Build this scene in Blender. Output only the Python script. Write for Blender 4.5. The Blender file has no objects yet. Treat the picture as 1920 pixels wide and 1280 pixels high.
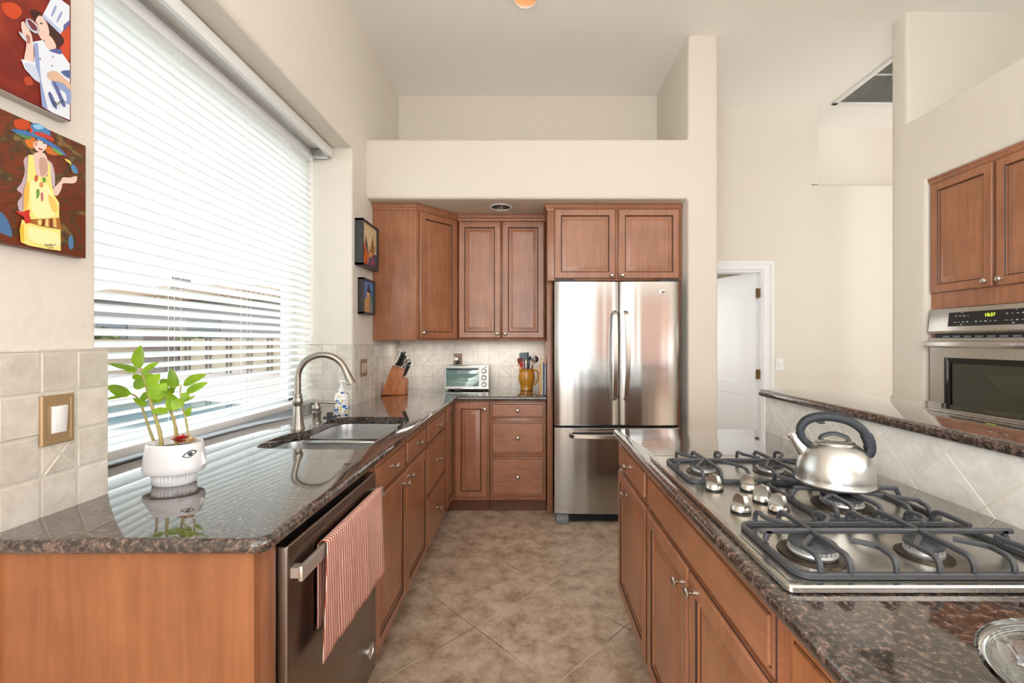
import bpy, bmesh, math, random
from mathutils import Vector, Matrix
from math import pi, sin, cos, radians, sqrt
random.seed(7)
S = bpy.context.scene
COL = S.collection
V = Vector

# ------------------------------------------------------------------ camera
CAM_Z = 1.34
cam_d = bpy.data.cameras.new('camera'); cam = bpy.data.objects.new('camera', cam_d); COL.objects.link(cam)
cam.location = (0, 0, CAM_Z); cam.rotation_euler = (pi/2, 0, 0)
cam_d.sensor_width = 36; cam_d.lens = 15.375
cam_d.shift_x = -32/1920; cam_d.shift_y = -1/1920; cam_d.clip_start = 0.02
S.camera = cam
# ------------------------------------------------------------------ colour management, world, daylight and fill
S.view_settings.view_transform = 'Standard'; S.view_settings.look = 'None'
S.view_settings.gamma = 1; S.view_settings.use_curve_mapping = False
S.view_settings.exposure = 0.76
S.cycles.use_denoising = True
S.cycles.max_bounces = 8; S.cycles.diffuse_bounces = 5; S.cycles.glossy_bounces = 4
S.cycles.transparent_max_bounces = 16; S.cycles.sample_clamp_indirect = 6
S.cycles.caustics_reflective = False; S.cycles.caustics_refractive = False

w = bpy.data.worlds.new('sky'); S.world = w; w.use_nodes = True
nt = w.node_tree; nt.nodes.clear()
wo = nt.nodes.new('ShaderNodeOutputWorld'); bg = nt.nodes.new('ShaderNodeBackground')
tc = nt.nodes.new('ShaderNodeTexCoord'); sx = nt.nodes.new('ShaderNodeSeparateXYZ'); rp = nt.nodes.new('ShaderNodeValToRGB')
nt.links.new(tc.outputs['Generated'], sx.inputs[0]); nt.links.new(sx.outputs['Z'], rp.inputs[0])
rp.color_ramp.elements[0].position = 0.0; rp.color_ramp.elements[0].color = (0.93, 0.965, 1.0, 1)
rp.color_ramp.elements[1].position = 0.6; rp.color_ramp.elements[1].color = (0.84, 0.92, 1.0, 1)
nt.links.new(rp.outputs[0], bg.inputs[0]); bg.inputs[1].default_value = 2.7
nt.links.new(bg.outputs[0], wo.inputs[0])

def area(name, loc, rot, sx_, sy_, power, col=(1, 1, 1), spread=pi):
    d = bpy.data.lights.new(name, 'AREA'); d.shape = 'RECTANGLE'; d.size = sx_; d.size_y = sy_
    d.energy = power; d.color = col; d.spread = spread
    o = bpy.data.objects.new(name, d); COL.objects.link(o); o.location = loc; o.rotation_euler = rot
    return o
# rear window daylight, unseen lamps added as fill, and the undercabinet lights
area('daylight_rear_window', (0.35, -5.45, 1.65), (pi/2+radians(30), 0, 0), 2.4, 3.1, 11, (0.95, 0.98, 1.0))
area('fill_lamp_east', (5.45, -2.6, 1.9), (0, pi/2+radians(42), 0), 2.9, 4.0, 135, (0.95, 0.98, 1.0))  # unseen opening and lamp added to brighten the kitchen from the east
area('fill_lamp_west', (-1.85, -2.9, 1.9), (0, -pi/2-radians(40), 0), 2.9, 3.2, 225, (0.95, 0.98, 1.0))  # fill light from a west opening added to brighten the oven wall
area('fill_lamp_hall', (5.35, 2.6, 2.0), (0, pi/2, 0), 1.6, 2.2, 1.5)  # added fill for the passage, through an unseen east opening
area('fill_lamp_alcove', (5.12, 4.42, 3.2), (0, pi/2, 0), 0.6, 0.3, 2.2, (1.0, 0.95, 0.86))  # unseen lamp added inside the alcove for its bright back wall
area('undercabinet_lamp', (-0.23, 3.80, 1.338), (0, 0, 0), 0.62, 0.05, 0.9, (1.0, 0.96, 0.9))
area('undercabinet_lamp', (-0.92, 3.72, 1.338), (0, 0, 0), 0.30, 0.05, 0.6, (1.0, 0.96, 0.9))
area('fill_lamp_bedroom', (1.13, 5.05, 1.5), (0, -pi/2, 0), 1.2, 1.0, 5)  # added lamp that brightens the open door; no window is modelled there

# ------------------------------------------------------------------ helpers
def lin(c):
    r = []
    for x in c[:3]:
        x = x/255.0
        r.append(x/12.92 if x <= 0.04045 else ((x+0.055)/1.055)**2.4)
    return (r[0], r[1], r[2], 1)

def newmat(name):
    m = bpy.data.materials.new(name); m.use_nodes = True
    n = m.node_tree; b = n.nodes['Principled BSDF']
    return m, n, b

def pmat(name, col, rough=0.5, metal=0.0, coat=0.0, spec=0.5, emit=None, es=0, bump=None, trans=0, sheen=0):
    m, n, b = newmat(name)
    b.inputs['Base Color'].default_value = lin(col); b.inputs['Roughness'].default_value = rough
    b.inputs['Metallic'].default_value = metal; b.inputs['Coat Weight'].default_value = coat
    b.inputs['Specular IOR Level'].default_value = spec
    b.inputs['Transmission Weight'].default_value = trans
    if coat: b.inputs['Coat Roughness'].default_value = 0.12
    if emit: b.inputs['Emission Color'].default_value = lin(emit); b.inputs['Emission Strength'].default_value = es
    if bump:
        t = n.nodes.new('ShaderNodeTexCoord'); nz = n.nodes.new('ShaderNodeTexNoise'); bp = n.nodes.new('ShaderNodeBump')
        nz.inputs['Scale'].default_value = bump[0]; nz.inputs['Detail'].default_value = 4
        bp.inputs['Strength'].default_value = bump[1]; bp.inputs['Distance'].default_value = bump[2]
        n.links.new(t.outputs['Object'], nz.inputs['Vector']); n.links.new(nz.outputs['Fac'], bp.inputs['Height'])
        n.links.new(bp.outputs[0], b.inputs['Normal'])
    return m

def ramp(n, stops):
    r = n.nodes.new('ShaderNodeValToRGB'); e = r.color_ramp.elements
    while len(e) > 1: e.remove(e[-1])
    e[0].position = stops[0][0]; e[0].color = stops[0][1]
    for p, c in stops[1:]:
        k = e.new(p); k.color = c
    return r

def noise(n, vec, scale, detail=4, rough=0.55, dist=0.0):
    z = n.nodes.new('ShaderNodeTexNoise'); z.inputs['Scale'].default_value = scale
    z.inputs['Detail'].default_value = detail; z.inputs['Roughness'].default_value = rough; z.inputs['Distortion'].default_value = dist
    if vec is not None: n.links.new(vec, z.inputs['Vector'])
    return z

def coords(n, scale=None):
    t = n.nodes.new('ShaderNodeTexCoord')
    if scale is None: return t.outputs['Object']
    mp = n.nodes.new('ShaderNodeMapping'); mp.inputs['Scale'].default_value = scale
    n.links.new(t.outputs['Object'], mp.inputs['Vector']); return mp.outputs[0]

def mixc(n, a, b, fac, mode='MIX'):
    m = n.nodes.new('ShaderNodeMix'); m.data_type = 'RGBA'; m.blend_type = mode
    for s, val in ((m.inputs[6], a), (m.inputs[7], b), (m.inputs[0], fac)):
        if hasattr(val, 'links'): n.links.new(val, s)
        else: s.default_value = val
    return m.outputs[2]

def wood(name, c0, c1, scale=(14, 14, 1.0), rough=0.33, coat=0.35):
    m, n, b = newmat(name)
    a = noise(n, coords(n, scale), 3.0, 6, 0.6, 0.6)
    r = ramp(n, [(0.3, lin(c0)), (0.7, lin(c1))]); n.links.new(a.outputs['Fac'], r.inputs[0])
    bl = noise(n, coords(n), 5.0, 3, 0.5)
    r2 = ramp(n, [(0.3, (0.82, 0.80, 0.78, 1)), (0.7, (1.08, 1.08, 1.08, 1))]); n.links.new(bl.outputs['Fac'], r2.inputs[0])
    n.links.new(mixc(n, r.outputs[0], r2.outputs[0], 1.0, 'MULTIPLY'), b.inputs['Base Color'])
    b.inputs['Roughness'].default_value = rough; b.inputs['Coat Weight'].default_value = coat; b.inputs['Coat Roughness'].default_value = 0.18
    return m

def granite(name):
    m, n, b = newmat(name)
    co = coords(n)
    a = noise(n, co, 84.0, 8, 0.72, 0.12)
    r = ramp(n, [(0.34, (0.010, 0.009, 0.009, 1)), (0.47, (0.035, 0.028, 0.025, 1)), (0.56, (0.11, 0.078, 0.065, 1)), (0.66, (0.27, 0.19, 0.16, 1)), (0.80, (0.46, 0.37, 0.33, 1))])
    n.links.new(a.outputs['Fac'], r.inputs[0])
    v = n.nodes.new('ShaderNodeTexVoronoi'); v.inputs['Scale'].default_value = 130; n.links.new(co, v.inputs['Vector'])
    r2 = ramp(n, [(0.0, (0.55, 0.55, 0.57, 1)), (0.5, (1.15, 1.1, 1.05, 1))]); n.links.new(v.outputs['Distance'], r2.inputs[0])
    n.links.new(mixc(n, r.outputs[0], r2.outputs[0], 1.0, 'MULTIPLY'), b.inputs['Base Color'])
    b.inputs['Roughness'].default_value = 0.07; b.inputs['IOR'].default_value = 1.5
    b.inputs['Specular IOR Level'].default_value = 0.5
    b.inputs['Coat Weight'].default_value = 0.8; b.inputs['Coat IOR'].default_value = 1.6; b.inputs['Coat Roughness'].default_value = 0.02
    return m

def stone_tile(name, c0, c1, var=0.16, rough=0.5):
    m, n, b = newmat(name)
    co = coords(n)
    a = noise(n, co, 22.0, 6, 0.65, 0.5)
    r = ramp(n, [(0.3, lin(c0)), (0.68, lin(c1))]); n.links.new(a.outputs['Fac'], r.inputs[0])
    g = n.nodes.new('ShaderNodeNewGeometry')
    r2 = ramp(n, [(0.0, (1-var, 1-var, 1-var*1.1, 1)), (1.0, (1+var*0.4,)*3+(1,))]); n.links.new(g.outputs['Random Per Island'], r2.inputs[0])
    n.links.new(mixc(n, r.outputs[0], r2.outputs[0], 1.0, 'MULTIPLY'), b.inputs['Base Color'])
    bp = n.nodes.new('ShaderNodeBump'); bp.inputs['Strength'].default_value = 0.35; bp.inputs['Distance'].default_value = 0.002
    z = noise(n, co, 70, 5, 0.6); n.links.new(z.outputs['Fac'], bp.inputs['Height']); n.links.new(bp.outputs[0], b.inputs['Normal'])
    b.inputs['Roughness'].default_value = rough
    return m

def steel(name, col, rough=0.24, stretch=(90, 90, 1.2), wav=None, aniso=0):
    m, n, b = newmat(name)
    b.inputs['Metallic'].default_value = 1.0; b.inputs['Base Color'].default_value = lin(col)
    b.inputs['Roughness'].default_value = rough
    if stretch:
        a = noise(n, coords(n, stretch), 8.0, 3, 0.5)
        r = ramp(n, [(0.2, (rough*0.8,)*3+(1,)), (0.8, (rough*1.25,)*3+(1,))]); n.links.new(a.outputs['Fac'], r.inputs[0])
        n.links.new(r.outputs[0], b.inputs['Roughness'])
    if aniso:
        b.inputs['Anisotropic'].default_value = aniso; tg = n.nodes.new('ShaderNodeTangent'); tg.direction_type = 'RADIAL'; tg.axis = 'Z'; n.links.new(tg.outputs[0], b.inputs['Tangent'])
    if wav:
        z = noise(n, coords(n, wav[0]), 1.0, 2, 0.45); bp = n.nodes.new('ShaderNodeBump')
        bp.inputs['Strength'].default_value = 1.0; bp.inputs['Distance'].default_value = wav[1]
        n.links.new(z.outputs['Fac'], bp.inputs['Height']); n.links.new(bp.outputs[0], b.inputs['Normal'])
    return m

def thin_glass(name, tint=(1, 1, 1, 1), refl=1.5, rough=0.0):
    m = bpy.data.materials.new(name); m.use_nodes = True; n = m.node_tree; n.nodes.clear()
    o = n.nodes.new('ShaderNodeOutputMaterial'); mx = n.nodes.new('ShaderNodeMixShader'); t = n.nodes.new('ShaderNodeBsdfTransparent')
    g = n.nodes.new('ShaderNodeBsdfGlossy'); lw = n.nodes.new('ShaderNodeLayerWeight'); lw.inputs[0].default_value = 0.5
    t.inputs[0].default_value = tint; g.inputs['Roughness'].default_value = rough
    f0 = ((refl-1)/(refl+1))**2; pw_ = n.nodes.new('ShaderNodeMath'); pw_.operation = 'POWER'; pw_.inputs[1].default_value = 5
    f = n.nodes.new('ShaderNodeMath'); f.operation = 'MULTIPLY_ADD'; f.inputs[1].default_value = 1-f0; f.inputs[2].default_value = f0
    n.links.new(lw.outputs['Facing'], pw_.inputs[0]); n.links.new(pw_.outputs[0], f.inputs[0])
    n.links.new(f.outputs[0], mx.inputs[0]); n.links.new(t.outputs[0], mx.inputs[1]); n.links.new(g.outputs[0], mx.inputs[2])
    n.links.new(mx.outputs[0], o.inputs[0]); return m

def xyz(axis, a, p):
    return V((a, p[0], p[1])) if axis == 'x' else V((p[0], a, p[1])) if axis == 'y' else V((p[0], p[1], a))

def inset(poly, d):
    """inset of a counter-clockwise polygon by d (mitred)"""
    out = []; k = len(poly)
    for i in range(k):
        p0, p1, p2 = V(poly[i-1][:2]), V(poly[i][:2]), V(poly[(i+1) % k][:2])
        e1, e2 = (p1-p0), (p2-p1)
        if e1.length < 1e-9 or e2.length < 1e-9: out.append(tuple(p1)); continue
        n1 = V((-e1.y, e1.x)).normalized(); n2 = V((-e2.y, e2.x)).normalized()
        den = 1 + n1.dot(n2)
        mtr = (n1+n2)/max(den, 0.25)
        out.append(tuple(p1 + mtr*d))
    return out

def fillet(pts, n=6):
    """pts: (x, y, radius) -> polygon with rounded corners"""
    out = []; k = len(pts)
    for i in range(k):
        p = V(pts[i][:2]); r = pts[i][2] if len(pts[i]) > 2 else 0
        if r <= 0: out.append(tuple(p)); continue
        a = (V(pts[i-1][:2])-p).normalized(); b = (V(pts[(i+1) % k][:2])-p).normalized()
        ang = a.angle(b); t = r/math.tan(ang/2); c = p + (a+b).normalized()*(r/sin(ang/2))
        s = p+a*t-c; e = p+b*t-c
        a0 = math.atan2(s.y, s.x); a1 = math.atan2(e.y, e.x); d = (a1-a0+pi) % (2*pi)-pi
        for j in range(n+1):
            q = a0+d*j/n; out.append((c.x+r*cos(q), c.y+r*sin(q)))
    return out

def rrect(x0, x1, y0, y1, r, n=5):
    return fillet([(x0, y0, r), (x1, y0, r), (x1, y1, r), (x0, y1, r)], n)

def spline(pts, n=6, closed=False):
    P = [V(p) for p in pts]; out = []; k = len(P)
    rng = k if closed else k-1
    for i in range(rng):
        if closed: a, b, c, d = P[i-1], P[i], P[(i+1) % k], P[(i+2) % k]
        else: a, b, c, d = P[max(i-1, 0)], P[i], P[i+1], P[min(i+2, k-1)]
        for j in range(n):
            t = j/n
            out.append(0.5*((2*b)+(c-a)*t+(2*a-5*b+4*c-d)*t*t+(3*b-a-3*c+d)*t**3))
    if not closed: out.append(P[-1])
    return out

ORG = {}
class MB:
    def __init__(s): s.v = []; s.f = []; s.m = []
    def add(s, vs, fs, mi=0):
        o = len(s.v); s.v += [V(p) for p in vs]
        for f in fs: s.f.append([o+i for i in f]); s.m.append(mi)
        return s
    def frombm(s, bm, mi=0):
        bm.verts.index_update()
        s.add([p.co.copy() for p in bm.verts], [[q.index for q in f.verts] for f in bm.faces], mi); bm.free(); return s
    def box(s, x0, x1, y0, y1, z0, z1, mi=0, c=0, seg=2):
        bm = bmesh.new(); bmesh.ops.create_cube(bm, size=1)
        for p in bm.verts: p.co = V(((x0+x1)/2+p.co.x*(x1-x0), (y0+y1)/2+p.co.y*(y1-y0), (z0+z1)/2+p.co.z*(z1-z0)))
        if c: bmesh.ops.bevel(bm, geom=bm.edges[:], offset=c, segments=seg, affect='EDGES', profile=0.5, clamp_overlap=True)
        return s.frombm(bm, mi)
    def obox(s, O, U, W, N, w, h, d, mi=0, c=0, seg=2):
        """box with corner O and axes U (w), W (h), N (d)"""
        k = MB().box(0, w, 0, h, 0, d, 0, c, seg)
        O, U, W, N = V(O), V(U), V(W), V(N)
        return s.add([O+U*p.x+W*p.y+N*p.z for p in k.v], k.f, mi)
    def prism(s, poly, axis, a0, a1, mi=0, c=0, seg=3):
        bm = bmesh.new()
        A = [bm.verts.new(xyz(axis, a0, p)) for p in poly]; B = [bm.verts.new(xyz(axis, a1, p)) for p in poly]
        k = len(poly)
        bm.faces.new(A[::-1]); bm.faces.new(B)
        for i in range(k): bm.faces.new((A[i], A[(i+1) % k], B[(i+1) % k], B[i]))
        bmesh.ops.recalc_face_normals(bm, faces=bm.faces[:])
        if c: bmesh.ops.bevel(bm, geom=bm.edges[:], offset=c, segments=seg, affect='EDGES', profile=0.5, clamp_overlap=True)
        return s.frombm(bm, mi)
    def loops(s, L, mi=0, cap0=False, cap1=False, closed=True):
        n = len(L[0]); fs = []; vs = [p for l in L for p in l]
        for k in range(len(L)-1):
            for i in range(n if closed else n-1):
                j = (i+1) % n
                fs.append([k*n+i, k*n+j, (k+1)*n+j, (k+1)*n+i])
        if cap0: fs.append(list(range(n))[::-1])
        if cap1: fs.append([(len(L)-1)*n+i for i in range(n)])
        return s.add(vs, fs, mi)
    def tube(s, pts, r, n=10, mi=0, cap=True, flat=None, up=None):
        P = [V(p) for p in pts]; k = len(P); R = r if isinstance(r, (list, tuple)) else [r]*k
        T = [(P[min(i+1, k-1)]-P[max(i-1, 0)]).normalized() for i in range(k)]
        if up is None:
            up = V((0, 0, 1)) if abs(T[0].z) < 0.9 else V((1, 0, 0))
        N = (V(up)-T[0]*V(up).dot(T[0])).normalized(); L = []
        for i in range(k):
            N = (N-T[i]*N.dot(T[i])).normalized(); Bn = T[i].cross(N)
            fa, fb = flat if flat else (1, 1)
            L.append([P[i]+(N*cos(2*pi*j/n)*fa+Bn*sin(2*pi*j/n)*fb)*R[i] for j in range(n)])
        return s.loops(L, mi, cap, cap)
    def bar(s, pts, w, h, mi=0, up=(0, 0, 1)):
        """rectangular section swept along pts; w across, h along up"""
        P = [V(p) for p in pts]; k = len(P); L = []; up = V(up)
        for i in range(k):
            T = (P[min(i+1, k-1)]-P[max(i-1, 0)]).normalized()
            sd = T.cross(up)
            if sd.length < 1e-4: sd = V((1, 0, 0))
            sd.normalize(); u2 = sd.cross(T).normalized()
            b = min(w, h)*0.22
            q = [(-w/2+b, -h/2), (w/2-b, -h/2), (w/2, -h/2+b), (w/2, h/2-b), (w/2-b, h/2), (-w/2+b, h/2), (-w/2, h/2-b), (-w/2, -h/2+b)]
            L.append([P[i]+sd*a+u2*c for a, c in q])
        return s.loops(L, mi, True, True)
    def lathe(s, prof, c=(0, 0, 0), n=32, mi=0, ax=(0, 0, 1), sc=(1, 1), cap0=True, cap1=True):
        ax = V(ax).normalized(); c = V(c)
        a = V((1, 0, 0)) if abs(ax.x) < 0.9 else V((0, 1, 0))
        a = (a-ax*a.dot(ax)).normalized(); b = ax.cross(a)
        L = [[c+ax*z+(a*cos(2*pi*j/n)*sc[0]+b*sin(2*pi*j/n)*sc[1])*max(r, 1e-5) for j in range(n)] for r, z in prof]
        return s.loops(L, mi, cap0, cap1)
    def disc(s, c, r, n=24, mi=0, ax=(0, 0, 1)):
        return s.lathe([(r, 0)], c, n, mi, ax, cap0=False)
    def panel(s, O, U, W, N, w, h, prof):
        """nested rectangles: prof = [(inset, height, material)] ; closes with a flat field"""
        O, U, W, N = V(O), V(U), V(W), V(N); prev = None
        def ring(i, z): return [O+U*i+W*i+N*z, O+U*(w-i)+W*i+N*z, O+U*(w-i)+W*(h-i)+N*z, O+U*i+W*(h-i)+N*z]
        prev = ring(0, 0); s.add(prev, [[3, 2, 1, 0]], 0)
        for i, z, mi in prof:
            cur = ring(i, z); s.add(prev+cur, [[0, 1, 5, 4], [1, 2, 6, 5], [2, 3, 7, 6], [3, 0, 4, 7]], mi); prev = cur
        s.add(prev, [[0, 1, 2, 3]], 0); return s
    def bounds(s):
        xs = [p.x for p in s.v]; ys = [p.y for p in s.v]; zs = [p.z for p in s.v]
        return V(((min(xs)+max(xs))/2, (min(ys)+max(ys))/2, min(zs)))
    def build(s, name, mats, parent=None, smooth=38, weld=True, flat=False):
        if not isinstance(mats, (list, tuple)): mats = [mats]
        org = ORG[parent.name] if parent else s.bounds()
        me = bpy.data.meshes.new(name)
        me.from_pydata([tuple(p-org) for p in s.v], [], s.f)
        for m in mats: me.materials.append(m)
        me.polygons.foreach_set('material_index', s.m)
        bm = bmesh.new(); bm.from_mesh(me)
        if weld: bmesh.ops.remove_doubles(bm, verts=bm.verts[:], dist=1e-5)
        if not flat: bmesh.ops.recalc_face_normals(bm, faces=bm.faces[:])
        bm.to_mesh(me); bm.free()
        me.polygons.foreach_set('use_smooth', [not flat]*len(me.polygons)); me.set_sharp_from_angle(angle=radians(smooth))
        o = bpy.data.objects.new(name, me); COL.objects.link(o)
        ORG[o.name] = org
        if parent: o.parent = parent
        else: o.location = org
        return o

def tag(o, label, cat, group=None):
    o['label'] = label; o['category'] = cat
    if group: o['group'] = group
    return o
def thing(name, loc, label, cat, group=None):
    o = bpy.data.objects.new(name, None); o.empty_display_size = 0.05; COL.objects.link(o); o.location = loc
    ORG[o.name] = V(loc); return tag(o, label, cat, group)
def struct(o): o['kind'] = 'structure'; return o

def slab(outline, holes, z0, z1, r, n=6):
    """stone slab with a bullnose edge, optional holes"""
    mb = MB(); L = []; mid = (z0+z1)/2; hh = (z1-z0)/2
    for k in range(n+1):
        a = pi/2-pi*k/n
        L.append([V((p[0], p[1], mid+hh*sin(a))) for p in inset(outline, r*(1-cos(a)))])
    mb.loops(L, 0)
    for z, l in ((z1, L[0]), (z0, L[-1])):
        bm = bmesh.new(); ed = []
        for lp in [[(p.x, p.y) for p in l]]+[list(h) for h in holes]:
            vs = [bm.verts.new((p[0], p[1], z)) for p in lp]
            ed += [bm.edges.new((vs[i], vs[(i+1) % len(vs)])) for i in range(len(vs))]
        bmesh.ops.triangle_fill(bm, use_beauty=True, use_dissolve=False, edges=ed)
        mb.frombm(bm, 0)
    for h in holes:
        e = 0.004
        up = [V((p[0], p[1], z1)) for p in h]
        mb.loops([up, [V((p[0], p[1], z0)) for p in h]], 0)
    return mb

def clip(poly, x0, x1, y0, y1):
    def cut(P, f, ip):
        o = []
        for i in range(len(P)):
            a, b = P[i-1], P[i]
            if f(b):
                if not f(a): o.append(ip(a, b))
                o.append(b)
            elif f(a): o.append(ip(a, b))
        return o
    def lx(c): return lambda a, b: (c, a[1]+(b[1]-a[1])*(c-a[0])/(b[0]-a[0]))
    def ly(c): return lambda a, b: (a[0]+(b[0]-a[0])*(c-a[1])/(b[1]-a[1]), c)
    P = list(poly)
    for f, ip in ((lambda p: p[0] >= x0, lx(x0)), (lambda p: p[0] <= x1, lx(x1)), (lambda p: p[1] >= y0, ly(y0)), (lambda p: p[1] <= y1, ly(y1))):
        if P: P = cut(P, f, ip)
    return P

def tile(mb, poly, O, U, W, N, gap=0.004, t=0.008, ch=0.003, mi=0):
    ar = sum(poly[i-1][0]*poly[i][1]-poly[i][0]*poly[i-1][1] for i in range(len(poly)))/2
    if ar < 0: poly = poly[::-1]
    if abs(ar) < 1.5e-4: return
    a = inset(poly, gap/2); b = inset(poly, gap/2+ch)
    O, U, W, N = V(O), V(U), V(W), V(N); t = t+random.uniform(-0.0007, 0.0007)
    f = lambda p, z: O+U*p[0]+W*p[1]+N*z
    mb.loops([[f(p, 0) for p in a], [f(p, t-ch) for p in a], [f(p, t) for p in b]], mi, False, True)

def tiles(mb, O, U, W, N, w, h, tw, th, u0=0.0, skip=(), accents=(), kw={}):
    nr = int(math.ceil(h/th-0.01)); nc = int(math.ceil((w-u0)/tw))+2
    for r in range(nr):
        for c in range(-1, nc):
            if (c, r) in skip: continue
            q = [(u0+c*tw, r*th), (u0+(c+1)*tw, r*th), (u0+(c+1)*tw, (r+1)*th), (u0+c*tw, (r+1)*th)]
            if (c, r) in accents:
                m = (u0+(c+0.5)*tw, (r+0.5)*th)
                for i in range(4):
                    p = clip([q[i], q[(i+1) % 4], m], 0, w, 0, h)
                    if len(p) > 2: tile(mb, p, O, U, W, N, **kw)
                continue
            p = clip(q, 0, w, 0, h)
            if len(p) > 2: tile(mb, p, O, U, W, N, **kw)

X, Y, Z = V((1, 0, 0)), V((0, 1, 0)), V((0, 0, 1))
# ------------------------------------------------------------------ materials
WALL = pmat('wall_paint', (222, 215, 203), 0.75, bump=(34, 0.5, 0.005))
CEIL = pmat('ceiling_paint', (247, 246, 243), 0.85, bump=(60, 0.2, 0.004))
WHITE = pmat('white_paint', (238, 239, 240), 0.4)
WOODM = wood('stained_maple', (150, 97, 67), (172, 117, 86))
WOODH = wood('stained_maple_flat_grain', (150, 97, 67), (172, 117, 86), (3, 3, 22))
WOODE = wood('orange_maple_veneer', (146, 90, 53), (170, 110, 69), (11, 11, 0.8), 0.38, 0.2)
GLAZE = pmat('dark_glaze', (52, 26, 16), 0.45)
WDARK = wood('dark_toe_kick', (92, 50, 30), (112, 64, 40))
GRAN = granite('brown_granite')
TILE = stone_tile('tumbled_travertine', (200, 191, 179), (224, 216, 206))
TILEB = stone_tile('cream_travertine', (226, 219, 207), (247, 243, 236), 0.05, 0.4)
GROUT = pmat('grout', (205, 198, 186), 0.85)
STEEL = steel('brushed_steel', (196, 192, 186), 0.24)
FRIDGE = steel('fridge_steel', (188, 187, 185), 0.19, None, ((7, 7, 0.2), 0.008), 0.6)
SINKM = steel('sink_steel', (205, 205, 205), 0.3, (30, 30, 30))
NICKEL = pmat('brushed_nickel', (200, 194, 184), 0.26, 1.0)
FAUCET = pmat('warm_nickel', (164, 156, 146), 0.33, 1.0)
CHROME = pmat('chrome', (225, 225, 225), 0.08, 1.0)
DSTEEL = steel('dark_steel', (140, 128, 120), 0.3, (120, 120, 1.5))
BLACK = pmat('black_plastic', (16, 16, 17), 0.4)
DGREY = pmat('dark_grey_plastic', (62, 64, 68), 0.5)
GREYP = pmat('grey_plastic', (120, 124, 126), 0.5)
IRON = pmat('cast_iron', (66, 68, 72), 0.42, 0.0, spec=0.6, bump=(300, 0.15, 0.001))
WPLAST = pmat('white_plastic', (240, 240, 238), 0.3)
BRONZE = pmat('aged_brass', (176, 148, 112), 0.42, 0.5)
BROWNP = pmat('brown_plate', (150, 122, 100), 0.5, 0.2)
GLASS = thin_glass('window_glass')
VINYL = pmat('white_vinyl', (236, 238, 238), 0.35)

def slat_mat():
    m = bpy.data.materials.new('white_blind_slat'); m.use_nodes = True; n = m.node_tree; b = n.nodes['Principled BSDF']
    b.inputs['Base Color'].default_value = lin((246, 247, 244)); b.inputs['Roughness'].default_value = 0.35
    t = n.nodes.new('ShaderNodeBsdfTranslucent'); t.inputs[0].default_value = (0.95, 0.97, 0.95, 1)
    mx = n.nodes.new('ShaderNodeMixShader'); mx.inputs[0].default_value = 0.62
    n.links.new(b.outputs[0], mx.inputs[1]); n.links.new(t.outputs[0], mx.inputs[2]); n.links.new(mx.outputs[0], n.nodes['Material Output'].inputs[0])
    return m
SLAT = slat_mat()

def floor_mat():
    m, n, b = newmat('floor_tile')
    geo = n.nodes.new('ShaderNodeNewGeometry')
    comb = n.nodes.new('ShaderNodeCombineXYZ'); s = 0.4965
    sub = n.nodes.new('ShaderNodeVectorMath'); sub.operation = 'SUBTRACT'; sub.inputs[1].default_value = (0.0957, 2.400, 0)
    n.links.new(geo.outputs['Position'], sub.inputs[0])
    for i, d in enumerate(((0.7071/s, 0.7071/s, 0), (-0.7071/s, 0.7071/s, 0))):
        dt = n.nodes.new('ShaderNodeVectorMath'); dt.operation = 'DOT_PRODUCT'; dt.inputs[1].default_value = d
        n.links.new(sub.outputs[0], dt.inputs[0]); n.links.new(dt.outputs['Value'], comb.inputs[i])
    br = n.nodes.new('ShaderNodeTexBrick'); br.offset = 0; br.squash = 1
    for k, val in (('Scale', 1), ('Mortar Size', 0.0045), ('Mortar Smooth', 0.1), ('Brick Width', 1), ('Row Height', 1), ('Bias', 0)): br.inputs[k].default_value = val
    br.inputs['Color1'].default_value = (0.94, 0.94, 0.94, 1); br.inputs['Color2'].default_value = (1.06, 1.05, 1.04, 1)
    br.inputs['Mortar'].default_value = (1, 1, 1, 1)
    n.links.new(comb.outputs[0], br.inputs['Vector'])
    a = noise(n, geo.outputs['Position'], 8.5, 10, 0.72, 0.15)
    r = ramp(n, [(0.30, lin((134, 110, 90))), (0.44, lin((179, 156, 133))), (0.56, lin((206, 186, 164))), (0.72, lin((228, 215, 197)))])
    n.links.new(a.outputs['Fac'], r.inputs[0])
    c = mixc(n, r.outputs[0], br.outputs['Color'], 1.0, 'MULTIPLY')
    gz = noise(n, geo.outputs['Position'], 1.6, 2, 0.5)
    gr = ramp(n, [(0.42, lin((104, 84, 64))), (0.52, lin((222, 210, 190)))]); n.links.new(gz.outputs['Fac'], gr.inputs[0])
    n.links.new(mixc(n, c, gr.outputs[0], br.outputs['Fac']), b.inputs['Base Color'])
    b.inputs['Roughness'].default_value = 0.42
    return m
FLOOR = floor_mat()

# ------------------------------------------------------------------ the setting
YB = 4.0; XL = -1.19; CH = 3.58
struct(MB().box(-1.75, 5.4, -5.4, 6.0, -0.1, 0).build('floor', FLOOR))
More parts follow.
